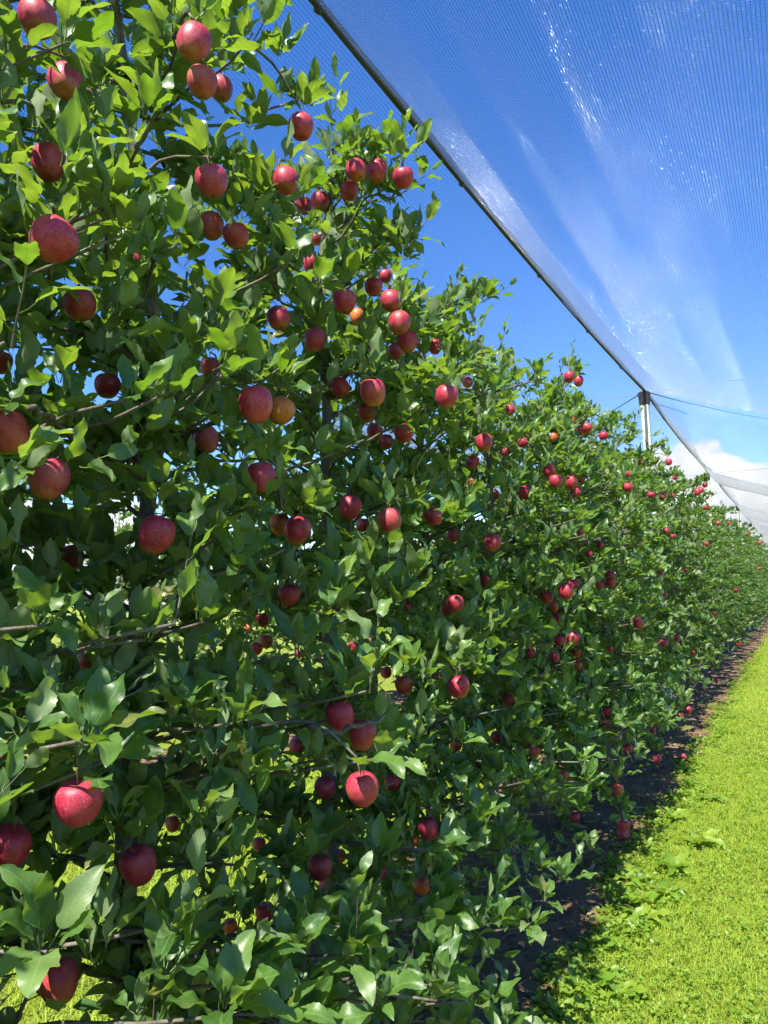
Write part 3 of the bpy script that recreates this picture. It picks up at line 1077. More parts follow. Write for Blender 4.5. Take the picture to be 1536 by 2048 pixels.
def grow_tree(k, h, rng, base, path, fruits=(), n_lat=27, density=1.0, size=0.088, fine=True):
    """returns (trunk geo, [branch geos], leaf placements)"""
    leaves = []
    trunk = Geo()
    zs = np.array([p[2] for p in path])
    rad = [0.027 * (1 - 0.72 * max(0, z) / h) + 0.006 + 0.0016 * math.sin(z * 23 + k) + (0.012 if z < 0.12 else 0) for z in zs]
    trunk.tube(path, rad, 9)

    def trunk_at(z):
        i = int(np.argmin(np.abs(zs - z)))
        return path[i].copy()
    branches = []
    lat_pts = []

    def dress(pts, spacing, start, sz):
        """fruiting spurs with rosettes along a lateral"""
        L = 0.0
        nxt = start
        out = unit(pts[-1] - pts[0])
        for a, b in zip(pts, pts[1:]):
            seg = np.linalg.norm(b - a)
            while nxt <= L + seg:
                q = a + (b - a) * ((nxt - L) / seg)
                ax = UP * rng.uniform(0.3, 1.1) + out * rng.uniform(-0.1, 0.7) + np.array([rng.uniform(-.7, .7) for _ in range(3)])
                sp_l = rng.uniform(0.005, 0.035)
                tip = q + unit(ax) * sp_l
                spur(leaves, tip, ax, rng.choice((4, 5, 6, 6, 7, 8)), sz, rng)
                nxt += spacing * rng.uniform(0.7, 1.4)
            L += seg

    for i in range(n_lat):
        f = (i + rng.uniform(0, 0.8)) / n_lat
        z = 0.42 + (h - 0.55) * f
        st = trunk_at(z)
        az = i * 2.399 + rng.uniform(-0.5, 0.5)
        out = np.array([math.cos(az), math.sin(az), 0.0])
        wx = half_width(z, h) * rng.uniform(0.75, 1.08)
        wy = 0.62 - 0.25 * f
        reach = 1.0 / math.sqrt((out[0] / wx) ** 2 + (out[1] / wy) ** 2)
        reach *= rng.uniform(0.8, 1.05)
        rise = rng.uniform(0.05, 0.45) * (0.7 + 0.6 * f)
        p1 = st + out * reach * 0.35 + UP * (0.35 * reach * rise + 0.03)
        p2 = st + out * reach * 0.75 + UP * (0.8 * reach * rise + 0.02) + np.array([rng.uniform(-.05, .05), rng.uniform(-.05, .05), 0])
        p3 = st + out * reach + UP * (reach * rise * 0.7 - 0.05 * (1 - f)) + np.array([rng.uniform(-.05, .05), rng.uniform(-.05, .05), 0])
        pts = smooth_path([st, p1, p2, p3], 9)
        pts = [pts[0]] + [q + np.array([rng.gauss(0, .008) for _ in range(3)]) for q in pts[1:]]
        g = Geo()
        r0 = 0.011 - 0.005 * f
        g.tube(pts, list(np.linspace(r0, 0.0028, len(pts))), 5)
        dress(pts, 0.062 / density, 0.10, size)
        # end of the lateral grows on as a leafy shoot
        d = unit(pts[-1] - pts[-3]) * 0.6 + UP * rng.uniform(0.2, 1.0)
        shoot(leaves, pts[-1], d, rng.uniform(0.08, 0.24), size, rng, g)
        branches.append(g)
        lat_pts += pts[2:]
    # upright leader shoots
    for _ in range(4):
        st = trunk_at(h - rng.uniform(0.08, 0.5))
        branches.append(Geo())
        shoot(leaves, st, UP + np.array([rng.uniform(-.5, .5), rng.uniform(-.6, .6), 0]), rng.uniform(0.2, 0.42), size * 0.9, rng, branches[-1])
    branches.append(Geo())
    shoot(leaves, path[-1], UP, 0.25, size * 0.9, rng, branches[-1])
    # every fruit hangs on a twig of its own
    for a in fruits:
        top = a['p'] + np.array([0, 0, a['r'] * 1.25])
        if lat_pts:
            LP = np.array(lat_pts)
            LP2 = LP[LP[:, 2] > top[2] - 0.25]
            src = LP2 if len(LP2) else LP
            dd = np.linalg.norm(src - top, axis=1)
            j = int(np.argmin(dd))
            near, dist = src[j], dd[j]
        else:
            near, dist = trunk_at(top[2]), 9
        if dist > 0.30:
            near = trunk_at(min(h - 0.2, max(0.35, top[2] - 0.15)))
        mid = (near + top) / 2 + UP * 0.05 + np.array([0, rng.uniform(-.04, .04), 0])
        pts = smooth_path([near, mid, top + UP * 0.012], 6)
        g = Geo()
        long_ = np.linalg.norm(top - near) > 0.3
        g.tube(pts, list(np.linspace(0.0085 if long_ else 0.005, 0.003, len(pts))), 5)
        if long_:
            dress(pts, 0.075 / density, 0.14, size)
        branches.append(g)
        outw = np.array([0.35, -0.15, 0])
        spur(leaves, top + UP * 0.014, UP + outw + np.array([rng.uniform(-.3, .3) for _ in range(3)]), rng.choice((5, 6, 7, 8)), size * 1.1, rng)
        if rng.random() < 0.5:
            spur(leaves, top + UP * 0.03 + np.array([rng.uniform(-.05, .05), rng.uniform(-.06, .06), 0.02]), UP + np.array([rng.uniform(-.8, .8), rng.uniform(-.8, .8), 0]), 5, size, rng)
    return trunk, branches, np.array(leaves)


def fruits_of(k):
    return [a for a in AP if int(round((a['p'][1] - Y0) / PITCH_Y)) == k]


# leafy tufts that stand out on the face of the row: pixel, distance plane, upward lean, leaves, leaf size
TUFTS = [(360, 1190, -.93, 7, .100, 'shoot'), (170, 1480, -.96, 6, .125, 'spur'), (470, 1440, -.93, 7, .105, 'spur'),
         (205, 430, -1.02, 8, .105, 'spur'), (250, 470, -1.0, 6, .10, 'spur'), (250, 800, -1.02, 7, .105, 'spur'), (330, 790, -1.03, 6, .105, 'spur'),
         (430, 640, -1.05, 7, .10, 'spur'), (560, 750, -1.05, 7, .10, 'spur'), (90, 1900, -.98, 7, .120, 'spur'), (330, 1950, -1.0, 7, .115, 'spur'),
         (745, 1350, -.88, 7, .105, 'shoot'), (970, 1310, -.92, 6, .095, 'shoot'), (760, 1520, -.88, 6, .105, 'spur'),
         (870, 1990, -.80, 9, .115, 'spur'), (960, 2010, -.82, 8, .11, 'spur'), (760, 2000, -.84, 7, .105, 'spur'), (1060, 1850, -.88, 9, .10, 'spur'),
         (1090, 1800, -.85, 9, .10, 'spur'), (1120, 1760, -.88, 8, .09, 'spur'), (700, 1850, -1.0, 7, .11, 'spur'), (560, 1900, -1.0, 7, .11, 'spur'),
         (640, 1960, -1.0, 7, .105, 'spur'), (440, 1980, -1.0, 7, .11, 'spur'), (880, 1700, -1.0, 7, .10, 'spur'), (960, 1640, -.93, 7, .10, 'spur'),
         (1180, 1700, -1.02, 6, .085, 'spur'), (1160, 1520, -.92, 7, .09, 'spur'), (1260, 1370, -.92, 7, .09, 'spur'), (1330, 1450, -.92, 7, .09, 'spur'),
         (600, 1300, -1.05, 6, .11, 'spur'), (80, 1250, -1.05, 6, .11, 'spur'), (400, 1240, -1.05, 6, .10, 'spur'),
         (560, 110, -1.25, 7, .10, 'spur'), (520, 60, -1.25, 8, .105, 'shoot'), (620, 190, -1.25, 8, .09, 'spur'), (680, 240, -1.25, 7, .085, 'shoot'), (470, 90, -1.2, 7, .10, 'spur'),
         (740, 310, -1.28, 7, .085, 'spur'), (800, 315, -1.28, 7, .085, 'shoot'), (770, 500, -1.25, 8, .09, 'shoot'), (810, 520, -1.25, 8, .09, 'spur'),
         (900, 600, -1.35, 8, .085, 'shoot'), (940, 610, -1.35, 8, .08, 'shoot'), (1000, 700, -1.35, 7, .08, 'shoot'), (1148, 740, -1.33, 6, .075, 'tall')]
_tr = random.Random(55)
for k in range(-1, 6):
    for j in range(46 if k < 2 else 34):
        zz = _tr.uniform(0.35, 2.7)
        q = np.array([ROW_X + 0.62 - 0.10 * max(0, zz - 1.9) + _tr.uniform(-.16, .03), Y0 + PITCH_Y * k + _tr.uniform(-.45, .45), zz])
        a_, b_, c_ = project(q)
        TUFTS.append((float(a_[0]), float(b_[0]), q[0], _tr.choice((5, 6, 7, 8)), _tr.uniform(.088, .116), _tr.choice(('spur', 'spur', 'shoot')), q))
for j in range(34):
    TUFTS.append((_tr.uniform(420, 1010), _tr.uniform(1840, 2090), _tr.uniform(-1.06, -.86), _tr.choice((7, 8, 9)), _tr.uniform(.095, .118), _tr.choice(('spur', 'spur', 'shoot'))))
TUFT_OF = {}
for tf in TUFTS:
    p = at_x(tf[0], tf[1], tf[2]) if len(tf) < 7 else tf[6]
    TUFT_OF.setdefault(int(round((p[1] - Y0) / PITCH_Y)), []).append((p, tf))

# limbs that show clearly in the photograph: tree, pixel path with distance plane, thickness
LIMBS = [(0, [(262, 1600, -1.58), (330, 1565, -1.40), (400, 1528, -1.22), (468, 1482, -1.02)], 0.017),
         (1, [(655, 1500, -1.55), (610, 1462, -1.12), (690, 1466, -1.00), (770, 1432, -.98)], 0.009),
         (1, [(650, 480, -1.58), (690, 445, -1.50), (740, 400, -1.42), (772, 372, -1.38)], 0.008),
         (1, [(662, 400, -1.58), (672, 350, -1.50), (690, 318, -1.40)], 0.009),
         (-1, [(-60, 1500, -1.5), (20, 1490, -1.2), (90, 1488, -1.15), (150, 1440, -1.12)], 0.009),
         (0, [(325, 880, -1.58), (370, 872, -1.45), (430, 845, -1.35)], 0.010),
         (0, [(60, 815, -1.1), (110, 845, -1.2), (190, 905, -1.4), (300, 960, -1.58)][::-1], 0.009)]
NEAR = list(range(-2, 12))
ALONG = ['just outside the left edge', 'whose trunk rises at the left third', 'whose forked trunk shows against the sky', 'third from the left, right of the forked trunk']
tree_roots = {}
for k in NEAR:
    rng = random.Random(100 + k)
    h = HEIGHT.get(k, 3.1 + 0.1 * math.sin(k * 1.7))
    y = Y0 + PITCH_Y * k
    path = trunk_path(k, h, rng)
    base = np.array([path[0][0], path[0][1], 0.0])
    closeness = k <= 6
    trunk, branches, leaves = grow_tree(k, h, rng, base, path, fruits_of(k) if k >= -1 else (), n_lat=48 if closeness else 40,
                                        density=2.3 if closeness else 1.9, size=0.094)
    leaves = list(leaves)
    for p, tf in TUFT_OF.get(k, []):
        g = Geo()
        if tf[5] == 'spur':
            spur(leaves, p, UP * 0.8 + np.array([0.45, -0.15, 0]), tf[3] + 1, tf[4] * 0.92, rng)
            anchor = p
        else:
            d = np.array([0.25 + rng.uniform(-.4, .3), 0.1 + rng.uniform(-.5, .5), 0.9]) if tf[5] == 'shoot' else np.array([0.02, 0.08, 1.0])
            ln = 0.20 if tf[5] == 'shoot' else 0.26
            anchor = p - unit(d) * 0.05
            shoot(leaves, anchor, d, ln, tf[4], rng, g)
        i = int(np.argmin([abs(q[2] - (anchor[2] - 0.15)) for q in path]))
        st = path[i]
        pts = smooth_path([st, np.array([st[0] * .7 + anchor[0] * .3, st[1] * .35 + anchor[1] * .65, st[2] * .4 + anchor[2] * .6 - .03]), anchor], 7)
        pts = [pts[0]] + [q + np.array([rng.gauss(0, .007) for _ in range(3)]) for q in pts[1:]]
        g2 = g
        g2.tube(pts, list(np.linspace(0.0075, 0.003, len(pts))), 5)
        branches.append(g2)
        for q in pts[3:-1]:
            spur(leaves, q + UP * 0.02, UP + np.array([rng.uniform(-.6, .6), rng.uniform(-.6, .6), 0]), 4, 0.08, rng)
    if k <= 3:
        for _ in range(70 if k <= 1 else 40):
            zz = rng.uniform(0.5, h - 0.3)
            spur(leaves, np.array([ROW_X + rng.uniform(-.5, .35), y + rng.uniform(-.45, .45), zz]), UP + np.array([rng.uniform(-.8, .8) for _ in range(3)]), 6, 0.095, rng)
    if k in (-1, 0):
        for _ in range(150):
            spur(leaves, np.array([ROW_X + rng.uniform(-.5, .42), 1.0 + rng.uniform(-.45, .4), rng.uniform(1.1, 2.75)]), UP + np.array([rng.uniform(-.8, .8) for _ in range(3)]), 6, 0.095, rng)
    leaves = keep_clear(leaves)
    if k <= 1:
        lab = 'apple tree ' + ALONG[max(0, k + 1)] if k >= -1 else 'apple tree before the left edge of the picture'
    else:
        lab = f'apple tree with red fruit, {ORD[k]} from the left in the row'
    root = obj('apple_tree', None, None, base, lab, 'tree', 'apple trees of the front row')
    tree_roots[k] = root
    obj('trunk', trunk.build('trunk', M_BARK, True, base), root)
    for lk, lp, lr in LIMBS:
        if lk == k:
            g = Geo()
            pp = smooth_path([at_x(*q) for q in lp], 14)
            pp = [q + np.array([rng.gauss(0, .004) for _ in range(3)]) for q in pp]
            g.tube(pp, [lr * (1 - 0.45 * i / 14) + 0.0015 * math.sin(i * 2.7) for i in range(15)], 7)
            obj('branch', g.build('branch', M_BARK, True, base), root)
    for g in branches:
        gv = np.array(g.v)
        bx_, by_, bd_ = project(np.concatenate([gv] + [gv[:-5] * (1 - f) + gv[5:] * f for f in (.2, .4, .6, .8)]))
        hit = ((bx_[:, None] - AP_PX[None, :, 0]) ** 2 + (by_[:, None] - AP_PX[None, :, 1]) ** 2 < (0.48 * AP_W[None, :]) ** 2) & (bd_[:, None] < AP_DEPTH[None, :] - 0.02) & (bd_[:, None] > 0)
        if hit.any() and rng.random() < 0.92:
            continue
        obj('branch', g.build('branch', M_BARK, True, base), root)
    # largest leaves in the picture become single parts, the rest is the crown's mass
    c = leaves[:, :, 3] + leaves[:, :, 1] * 0.7
    px, py, d = project(c)
    sizes = np.linalg.norm(leaves[:, :, 1], axis=1) / np.maximum(d, 0.2)
    inview = (px > -60) & (px < 1600) & (py > -60) & (py < 2110) & (d > 0.3)
    front = np.clip((c[:, 0] - ROW_X) / 0.7, -0.3, 1.0)
    facing = np.abs(np.einsum('ni,ni->n', leaves[:, :, 2], c - CAM)) / (np.linalg.norm(leaves[:, :, 2], axis=1) * np.linalg.norm(c - CAM, axis=1))
    score = np.where(inview, sizes * (1 + 1.6 * front) * (0.5 + 0.5 * facing), 0)
    nsingle = 295 if -1 <= k <= 8 else 0
    order = np.argsort(-score)
    single = [i for i in order[:nsingle] if score[i] > 0]
    rest = np.ones(len(leaves), bool)
    rest[single] = False
    for i in single:
        m = leaves[i]
        o = bpy.data.objects.new('leaf', LEAF_FINE_ME[rng.randrange(len(LEAF_FINE_ME))])
        COL.objects.link(o)
        o.parent = root
        mm = Matrix([list(m[0]), list(m[1]), list(m[2]), [0, 0, 0, 1]])
        mm.translation = Vector(m[:, 3] - base)
        o.matrix_basis = mm
    obj('crown', bake_leaves('crown', leaves[rest], LEAF_MASS if k <= 7 else LEAF_FAR, M_LEAF if k <= 2 else M_LEAF_FAR, base), root, kind='stuff')

# farther trees of the row and the row behind share a few grown shapes
PROTO = []
for s in range(4):
    rng = random.Random(900 + s)
    h = 3.05 + 0.12 * s
    pth = smooth_path([np.array([0, 0, -0.03])] + [np.array([rng.uniform(-.03, .03), rng.uniform(-.03, .03), z]) for z in np.linspace(0.4, h - 0.1, 6)], 14)
    sv = ROW_X
    tr_, br_, lv_ = grow_tree(50 + s, h, rng, np.zeros(3), pth, (), n_lat=32, density=1.6, size=0.092)
    gall = Geo()
    gall.v, gall.f = list(tr_.v), list(tr_.f)
    for b in br_:
        o_ = len(gall.v)
        gall.v += b.v
        gall.f += [[i + o_ for i in f] for f in b.f]
    PROTO.append((tr_.build('trunk', M_BARK), [b.build('branch', M_BARK) for b in br_[:10]], bake_leaves('crown', lv_, LEAF_FAR, M_LEAF_FAR)))


def place_tree(s, loc, rz, sc, label, group, with_branches):
    root = obj('apple_tree', None, None, loc, label, 'tree', group)
    root.rotation_euler = (0, 0, rz)
    root.scale = (1.18, 1.0, sc)
    tr_, br_, cr_ = PROTO[s]
    obj('trunk', tr_, root)
    if with_branches:
        for b in br_:
            obj('branch', b, root)
    obj('crown', cr_, root, kind='stuff')
    return root


rng = random.Random(77)
for k in range(12, 50):
    y = Y0 + PITCH_Y * k
    lab = f'apple tree, {ORD[k]} from the left in the row' if k < 18 else 'small apple tree in the far part of the row'
    place_tree(rng.randrange(4), (ROW_X, y, 0), rng.choice((0, math.pi)) + rng.uniform(-.25, .25), rng.uniform(0.86, 1.06), lab,
               'apple trees of the front row' if k < 18 else 'far apple trees of the front row', False)
for k in range(-1, 22):
    place_tree(rng.randrange(4), (ROW_X - 2 * VAL_X, 0.9 + 0.95 * k + rng.uniform(-.1, .1), 0), rng.choice((0, math.pi)) + rng.uniform(-.25, .25), rng.uniform(0.92, 1.06),
               'sunlit apple tree in the row behind, seen through gaps', 'apple trees of the row behind', True)

for k in range(18):
    place_tree(rng.randrange(4), (ROW_X - 4 * VAL_X, 2.2 + 1.0 * k + rng.uniform(-.1, .1), 0), rng.choice((0, math.pi)) + rng.uniform(-.25, .25), rng.uniform(0.92, 1.06),
               'apple tree in the third row, barely seen through the leaves', 'apple trees of the third row', False)

# ------------------------------------------------------------------ the fruit
def apple_body(rng):
    N, R = 24, 16
    V, Fq = [], []
    tall = rng.uniform(1.0, 1.20)
    lob = rng.uniform(0.02, 0.055)
    ph = rng.uniform(0, 6.28)
    skew = rng.uniform(-0.05, 0.05)
    prof = []
    for i in range(R + 1):
        t = i / R
        a = math.pi * t
        r = math.sin(a) ** 0.86
        z = math.cos(a)
        r *= 1.0 + 0.115 * z            # shoulders wider than the eye end
        z = z * tall
        if t < 0.16:
            z -= (0.16 - t) ** 1.35 * 3.0
        if t > 0.88:
            z += (t - 0.88) ** 1.35 * 2.4
        prof.append((r, z))
    for i, (r, z) in enumerate(prof):
        for k in range(N):
            th = 2 * math.pi * k / N
            rr = r * (1 + lob * math.cos(5 * th + ph) * (0.35 + 0.65 * (z < 0) * abs(z)) + 0.015 * math.cos(2 * th + ph * 2))
            V.append((rr * math.cos(th) + skew * z, rr * math.sin(th), z))
    for i in range(R):
        for k in range(N):
            k2 = (k + 1) % N
            Fq.append((i * N + k, (i + 1) * N + k, (i + 1) * N + k2, i * N + k2))
    V = np.array(V) * 0.0372
    return make_mesh('apple', V, np.array(Fq), M_APPLE)


_ar = random.Random(4)
BODIES = [apple_body(_ar) for _ in range(7)]
g = Geo()
g.tube([(0, 0, 0.022), (0.001, 0, 0.034), (0.003, 0.001, 0.050), (0.006, 0.002, 0.060)], [0.0012, 0.0012, 0.0014, 0.0020], 5)
STEM_ME = g.build('stem', M_STEM)
V, Fc = [(0, 0, -0.0345)], []
for k in range(10):
    t = 2 * math.pi * k / 10
    r = 0.0065 if k % 2 == 0 else 0.0028
    V.append((r * math.cos(t), r * math.sin(t), -0.0372 if k % 2 == 0 else -0.0350))
for k in range(10):
    Fc.append([0, 1 + (k + 1) % 10, 1 + k])
CALYX_ME = make_mesh('calyx', V, Fc, M_CALYX, False)

per_tree = {}
for a in AP:
    a['tree'] = max(0, int(round((a['p'][1] - Y0) / PITCH_Y)))
    per_tree.setdefault(a['tree'], []).append(a)
for k, lst in per_tree.items():
    lst.sort(key=lambda a: a['py'])
    cnt = {}
    for a in lst:
        band = 'upper' if a['p'][2] > 2.3 else ('middle' if a['p'][2] > 1.5 else 'lower')
        i = cnt[band] = cnt.get(band, -1) + 1
        if a['label']:
            continue
        if a['w'] < 13 or k > 8:
            a['lab'] = 'tiny red apple among the leaves of the far trees'
            a['group'] = 'tiny apples on the far trees'
        else:
            tone = 'orange' if a['orange'] >= 0.55 else ('dull red' if a['bloom'] >= .55 else 'red')
            a['lab'] = f"{tone} apple on the {band} part of the {ORD[k]} tree, {ORD[i]} there from the top"
rng = random.Random(21)


def add_apple(a, parts=True):
    o = bpy.data.objects.new('apple', BODIES[rng.randrange(len(BODIES))])
    COL.objects.link(o)
    o.location = a['p']
    s = a['r'] / 0.0372
    o.scale = (s, s, s)
    o.rotation_euler = (rng.gauss(0, 0.20), rng.gauss(0, 0.20), rng.uniform(0, 6.28))
    o.color = (a['orange'], min(1.0, rng.uniform(0.2, 1.0) + a['orange']), a['bloom'], 1)
    o['label'] = a.get('label') or a['lab']
    o['category'] = 'apple'
    o['group'] = a.get('group', 'apples hanging in the front row')
    if parts:
        obj('stem', STEM_ME, o)
        obj('calyx', CALYX_ME, o)
    return o


for a in AP:
    add_apple(a, a['w'] > 15)
for (px, py, w, lab) in ((1246, 1669, 22, 'fallen red apple on the bare soil under the lowest hanging apple'),
                         (1365, 1514, 12, 'fallen red apple on the dark soil, right of the row')):
    p = at_z(px, py, 0.055)
    o = add_apple(dict(p=p, r=0.036, orange=.2, bloom=.8, label=lab, group='fallen apples on the soil', w=w))
    o.rotation_euler = (1.3, 0.4, 0.7)
for i in range(26):
    p = np.array([ROW_X - 2 * VAL_X + rng.uniform(0.1, 0.5), rng.uniform(0.3, 14), rng.uniform(0.6, 2.4)])
    add_apple(dict(p=p, r=0.036, orange=rng.choice((0, .3, .8)), bloom=.2, label='small bright apple on the row behind, glimpsed through the leaves', group='apples on the row behind'), False)

# ------------------------------------------------------------------ grass, weeds, litter
def edge_wobble(y):
    return 0.07 * np.sin(y * 2.3) + 0.05 * np.sin(y * 5.1 + 1) + 0.03 * np.sin(y * 11.0)


def grass_patch(name, n, x0, x1, y0, y1, h0, h1, w, seed, edge=None, label=None):
    rg = np.random.default_rng(seed)
    x = rg.uniform(x0, x1, n)
    y = rg.uniform(y0, y1, n)
    if edge is not None:
        lim = edge + edge_wobble(y)
        keep = x > lim + rg.exponential(0.05, n) - 0.06
        x, y = x[keep], y[keep]
        n = len(x)
    tuft = 0.5 + 0.28 * np.sin(x * 7.3 + 2 * np.sin(y * 3.1)) * np.sin(y * 6.1 + x * 2.0) + 0.22 * np.sin(x * 23 + 3 * np.sin(y * 9)) * np.sin(y * 19 + 4 * np.sin(x * 5))
    tall = rg.random(n) < 0.03
    h = rg.uniform(h0, h1, n) * (0.55 + 0.7 * tuft) * np.where(tall, 1.9, 1.0)
    a = rg.uniform(0, 2 * math.pi, n)
    lean = rg.uniform(0.3, 1.7, n)
    dx, dy = np.cos(a), np.sin(a)
    wx, wy = -dy * w * rg.uniform(0.6, 1.3, n), dx * w * rg.uniform(0.6, 1.3, n)
    V = np.empty((n, 5, 3))
    b = np.stack([x, y, np.zeros(n)], 1)
    mid = b + np.stack([dx * h * lean * 0.35, dy * h * lean * 0.35, h * 0.62], 1)
    tip = b + np.stack([dx * h * lean, dy * h * lean, h * (1.05 - 0.42 * lean)], 1)
    wv = np.stack([wx, wy, np.zeros(n)], 1)
    V[:, 0] = b - wv
    V[:, 1] = b + wv
    V[:, 2] = mid - wv * 0.8
    V[:, 3] = mid + wv * 0.8
    V[:, 4] = tip
    i = np.arange(n)[:, None] * 5
    T = np.concatenate([i + np.array([[0, 1, 3]]), i + np.array([[0, 3, 2]]), i + np.array([[2, 3, 4]])])
    uv = np.tile(np.array([(0.2, 0), (0.8, 0), (0.2, .6), (0.8, .6), (0.5, 1)]), (n, 1))
    patch = 0.5 + 0.3 * np.sin(x * 2.1 + 1.3 * np.sin(y * 1.1)) + 0.2 * np.sin(y * 1.9 + 2 * np.sin(x * 3.7))
    tint = np.repeat(np.clip(0.05 + 0.4 * tuft + 0.45 * patch + rg.normal(0, 0.24, n), 0, 0.999), 5)
    me = make_mesh(name, V.reshape(-1, 3), T, M_GRASS, True, tint, uv)
    return obj('grass', me, label=label, cat='grass', kind='stuff')


grass_patch('grass', 190000, -1.10, 1.2, 2.2, 7.5, 0.012, 0.044, 0.0015, 1, SOIL_OUT, 'short sunlit green grass of the alley beside the row')
grass_patch('grass', 110000, -1.12, 2.6, 7.5, 20, 0.016, 0.05, 0.0030, 2, SOIL_OUT, 'short grass farther along the alley')
grass_patch('grass', 60000, -1.12, 3.0, 20, 48, 0.02, 0.06, 0.007, 3, SOIL_OUT, 'short grass at the far end of the alley')
grass_patch('grass', 60000, -4.75, -2.35, 0.2, 10, 0.03, 0.09, 0.0035, 4, None, 'sunlit grass of the alley behind the trees')
grass_patch('grass', 30000, 1.2, 3.6, 0.5, 7.5, 0.03, 0.07, 0.004, 5, None, 'short grass on the far side of the alley')


def cover(name, n, seed, label, fx, fy, size, clump):
    """small broad leaves of clover and chickweed"""
    rg = np.random.default_rng(seed)
    rr = random.Random(seed)
    mats = []
    for _ in range(n):
        y = fy(rr)
        x = fx(rr, y)
        for j in range(clump):
            t = rr.uniform(0, 6.28)
            d = np.array([math.cos(t), math.sin(t), rr.uniform(0.1, 0.9)])
            nn = UP + np.array([rr.uniform(-.4, .4), rr.uniform(-.4, .4), 0])
            p = np.array([x + rr.uniform(-.02, .02), y + rr.uniform(-.02, .02), rr.uniform(0.012, 0.045)])
            mats.append(placement(p, d, nn, size * rr.uniform(0.6, 1.3)))
    return obj('ground_cover', bake_leaves(name, mats, LEAF_SMALL, M_WEED), label=label, cat='ground cover', kind='stuff')


LEAF_SMALL = [leaf_template(4, 3, _r, petiole=False, width=0.75, curl=0.4, serr=0.0) for _ in range(6)]
cover('ground_cover', 1100, 31, 'low broad weed leaves along the edge of the grass', lambda r, y: SOIL_OUT + float(edge_wobble(y)) + r.gauss(0.09, 0.07),
      lambda r: 2.3 + 16 * r.random() ** 1.7, 0.030, 4)
cover('ground_cover', 5200, 32, 'clover leaves scattered through the short grass', lambda r, y: r.uniform(SOIL_OUT + 0.1, 0.5), lambda r: 2.3 + 8 * r.random() ** 1.4, 0.017, 4)
cover('ground_cover', 220, 33, 'sparse small weeds on the bare soil', lambda r, y: r.uniform(SOIL_IN, SOIL_OUT), lambda r: 2.0 + 9 * r.random(), 0.026, 4)

WEED_LEAVES = [leaf_template(7, 5, _r, petiole=False, width=0.28, curl=c, serr=0.22) for c in (0.5, 0.9, 1.3, 1.7)]
WEED_ME = [make_mesh('weed_blade', v, f, M_WEED, True, None, uv) for v, f, uv in WEED_LEAVES]
WEEDS = [(1255, 1760, .16, 'upright dock plant with long leaves at the grass edge'), (1350, 1740, .17, 'tall broadleaf weed standing sunlit in the grass edge'),
         (1400, 1690, .18, 'large dandelion rosette lit by the sun beside the soil'), (1330, 1790, .14, 'low sunlit rosette weed in front of the tall weed'),
         (1270, 1810, .15, 'dandelion rosette half in the shade of the row'), (1290, 1840, .13, 'pale rosette weed at the shadow edge'),
         (1190, 1890, .12, 'weed with arching leaves on the shaded soil edge'), (1240, 1990, .12, 'sunlit tuft of weed leaves near the bottom edge'),
         (1120, 2030, .11, 'dark weed tuft on the soil at the bottom edge'), (1420, 1600, .16, 'broadleaf weed farther along the grass edge'),
         (1340, 1640, .13, 'small shaded weed between soil and grass'), (1180, 1980, .13, 'shaded rosette weed low on the soil edge')]
for (px, py, sz, lab) in WEEDS:
    sz *= 1.05
    p = at_z(px, py, 0.015)
    root = obj('broadleaf_weed', None, None, p, lab, 'weed', 'broadleaf weeds along the grass edge')
    n = rng.randrange(10, 16)
    for j in range(n):
        t = j * 2.4 + rng.uniform(-.3, .3)
        el = rng.uniform(0.15, 1.1)
        d = np.array([math.cos(t), math.sin(t), el])
        m = placement(np.zeros(3), d, UP + np.array([-math.cos(t), -math.sin(t), 0]) * el * 0.7, sz * rng.uniform(0.6, 1.1))
        o = obj('leaf', WEED_ME[rng.randrange(4)], root)
        o.matrix_basis = Matrix([list(m[0]), list(m[1]), list(m[2]), [0, 0, 0, 1]])

for j in range(26):
    y = 2.7 + 7.5 * rng.random() ** 1.3
    p = np.array([SOIL_OUT + float(edge_wobble(y)) + rng.gauss(0.10, 0.08), y, 0.012])
    root = obj('broadleaf_weed', None, None, p, 'small broadleaf weed in the ragged fringe between soil and grass', 'weed', 'small weeds of the grass fringe')
    for i in range(rng.randrange(5, 9)):
        t = i * 2.4 + rng.uniform(-.4, .4)
        el = rng.uniform(0.2, 1.4)
        m = placement(np.zeros(3), np.array([math.cos(t), math.sin(t), el]), UP + np.array([-math.cos(t), -math.sin(t), 0]) * el * 0.7, rng.uniform(0.05, 0.12))
        o = obj('leaf', WEED_ME[rng.randrange(4)], root)
        o.matrix_basis = Matrix([list(m[0]), list(m[1]), list(m[2]), [0, 0, 0, 1]])

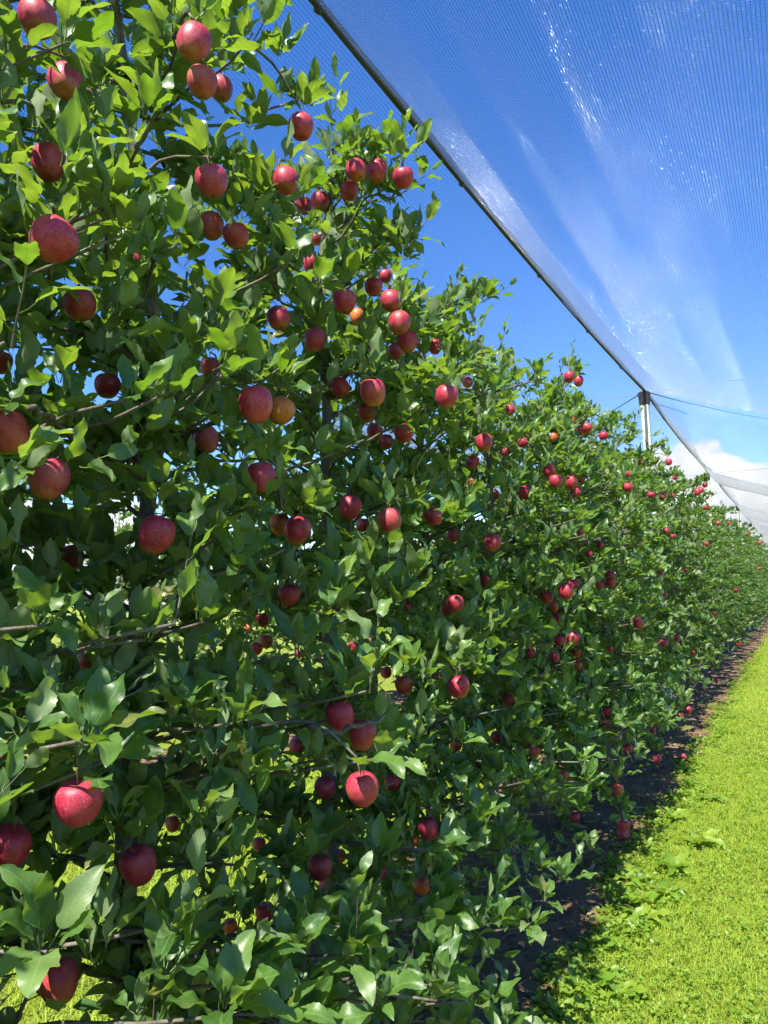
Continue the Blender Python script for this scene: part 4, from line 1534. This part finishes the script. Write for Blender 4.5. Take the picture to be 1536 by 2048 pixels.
# straw and twigs on the soil
rg = random.Random(8)
g = Geo()
for _ in range(1500):
    y = 1.8 + 11 * rg.random() ** 1.4
    x = rg.uniform(SOIL_IN + 0.1, SOIL_OUT + 0.12)
    t = rg.uniform(0, 6.28)
    L = rg.uniform(0.03, 0.15)
    z = rg.uniform(0.028, 0.045)
    c, s = math.cos(t), math.sin(t)
    bend = rg.uniform(-.25, .25) * L
    g.tube([(x, y, z - 0.008), (x + c * L * .5 - s * bend, y + s * L * .5 + c * bend, z + rg.uniform(0, .012)), (x + c * L, y + s * L, z - .006)], rg.uniform(0.0007, 0.0018), 3, False)
obj('straw_litter', g.build('straw_litter', M_STRAW), label='dry straw and twig bits strewn over the bare soil', cat='litter', kind='stuff')
rr = random.Random(12)
V, Fq = [], []
for _ in range(2600):
    y = 1.8 + 12 * rr.random() ** 1.4
    x = rr.uniform(SOIL_IN, SOIL_OUT + 0.08)
    r = rr.uniform(0.004, 0.016)
    b = len(V)
    z = 0.022 + r * 0.3
    for (dx, dy, dz) in ((1, 0, 0), (-1, 0, 0), (0, 1, 0), (0, -1, 0), (0, 0, .8), (0, 0, -.8)):
        V.append((x + r * dx * rr.uniform(.6, 1.3), y + r * dy * rr.uniform(.6, 1.3), z + r * dz))
    for f in ((0, 2, 4), (2, 1, 4), (1, 3, 4), (3, 0, 4), (2, 0, 5), (1, 2, 5), (3, 1, 5), (0, 3, 5)):
        Fq.append([b + i for i in f])
obj('soil_crumbs', make_mesh('soil_crumbs', V, Fq, M_STONE, False), label='loose soil crumbs and small stones under the row', cat='soil', kind='stuff')
mats = []
for _ in range(260):
    y = 2.0 + 9 * rr.random() ** 1.3
    x = rr.uniform(SOIL_IN, SOIL_OUT + 0.1)
    t = rr.uniform(0, 6.28)
    mats.append(placement(np.array([x, y, 0.034]), np.array([math.cos(t), math.sin(t), .12]), UP + np.array([rr.uniform(-.5, .5), rr.uniform(-.5, .5), 0]), rr.uniform(.035, .07)))
obj('fallen_leaves', bake_leaves('fallen_leaves', mats, LEAF_MASS, M_STRAW), label='dry fallen leaves lying on the soil', cat='litter', kind='stuff')
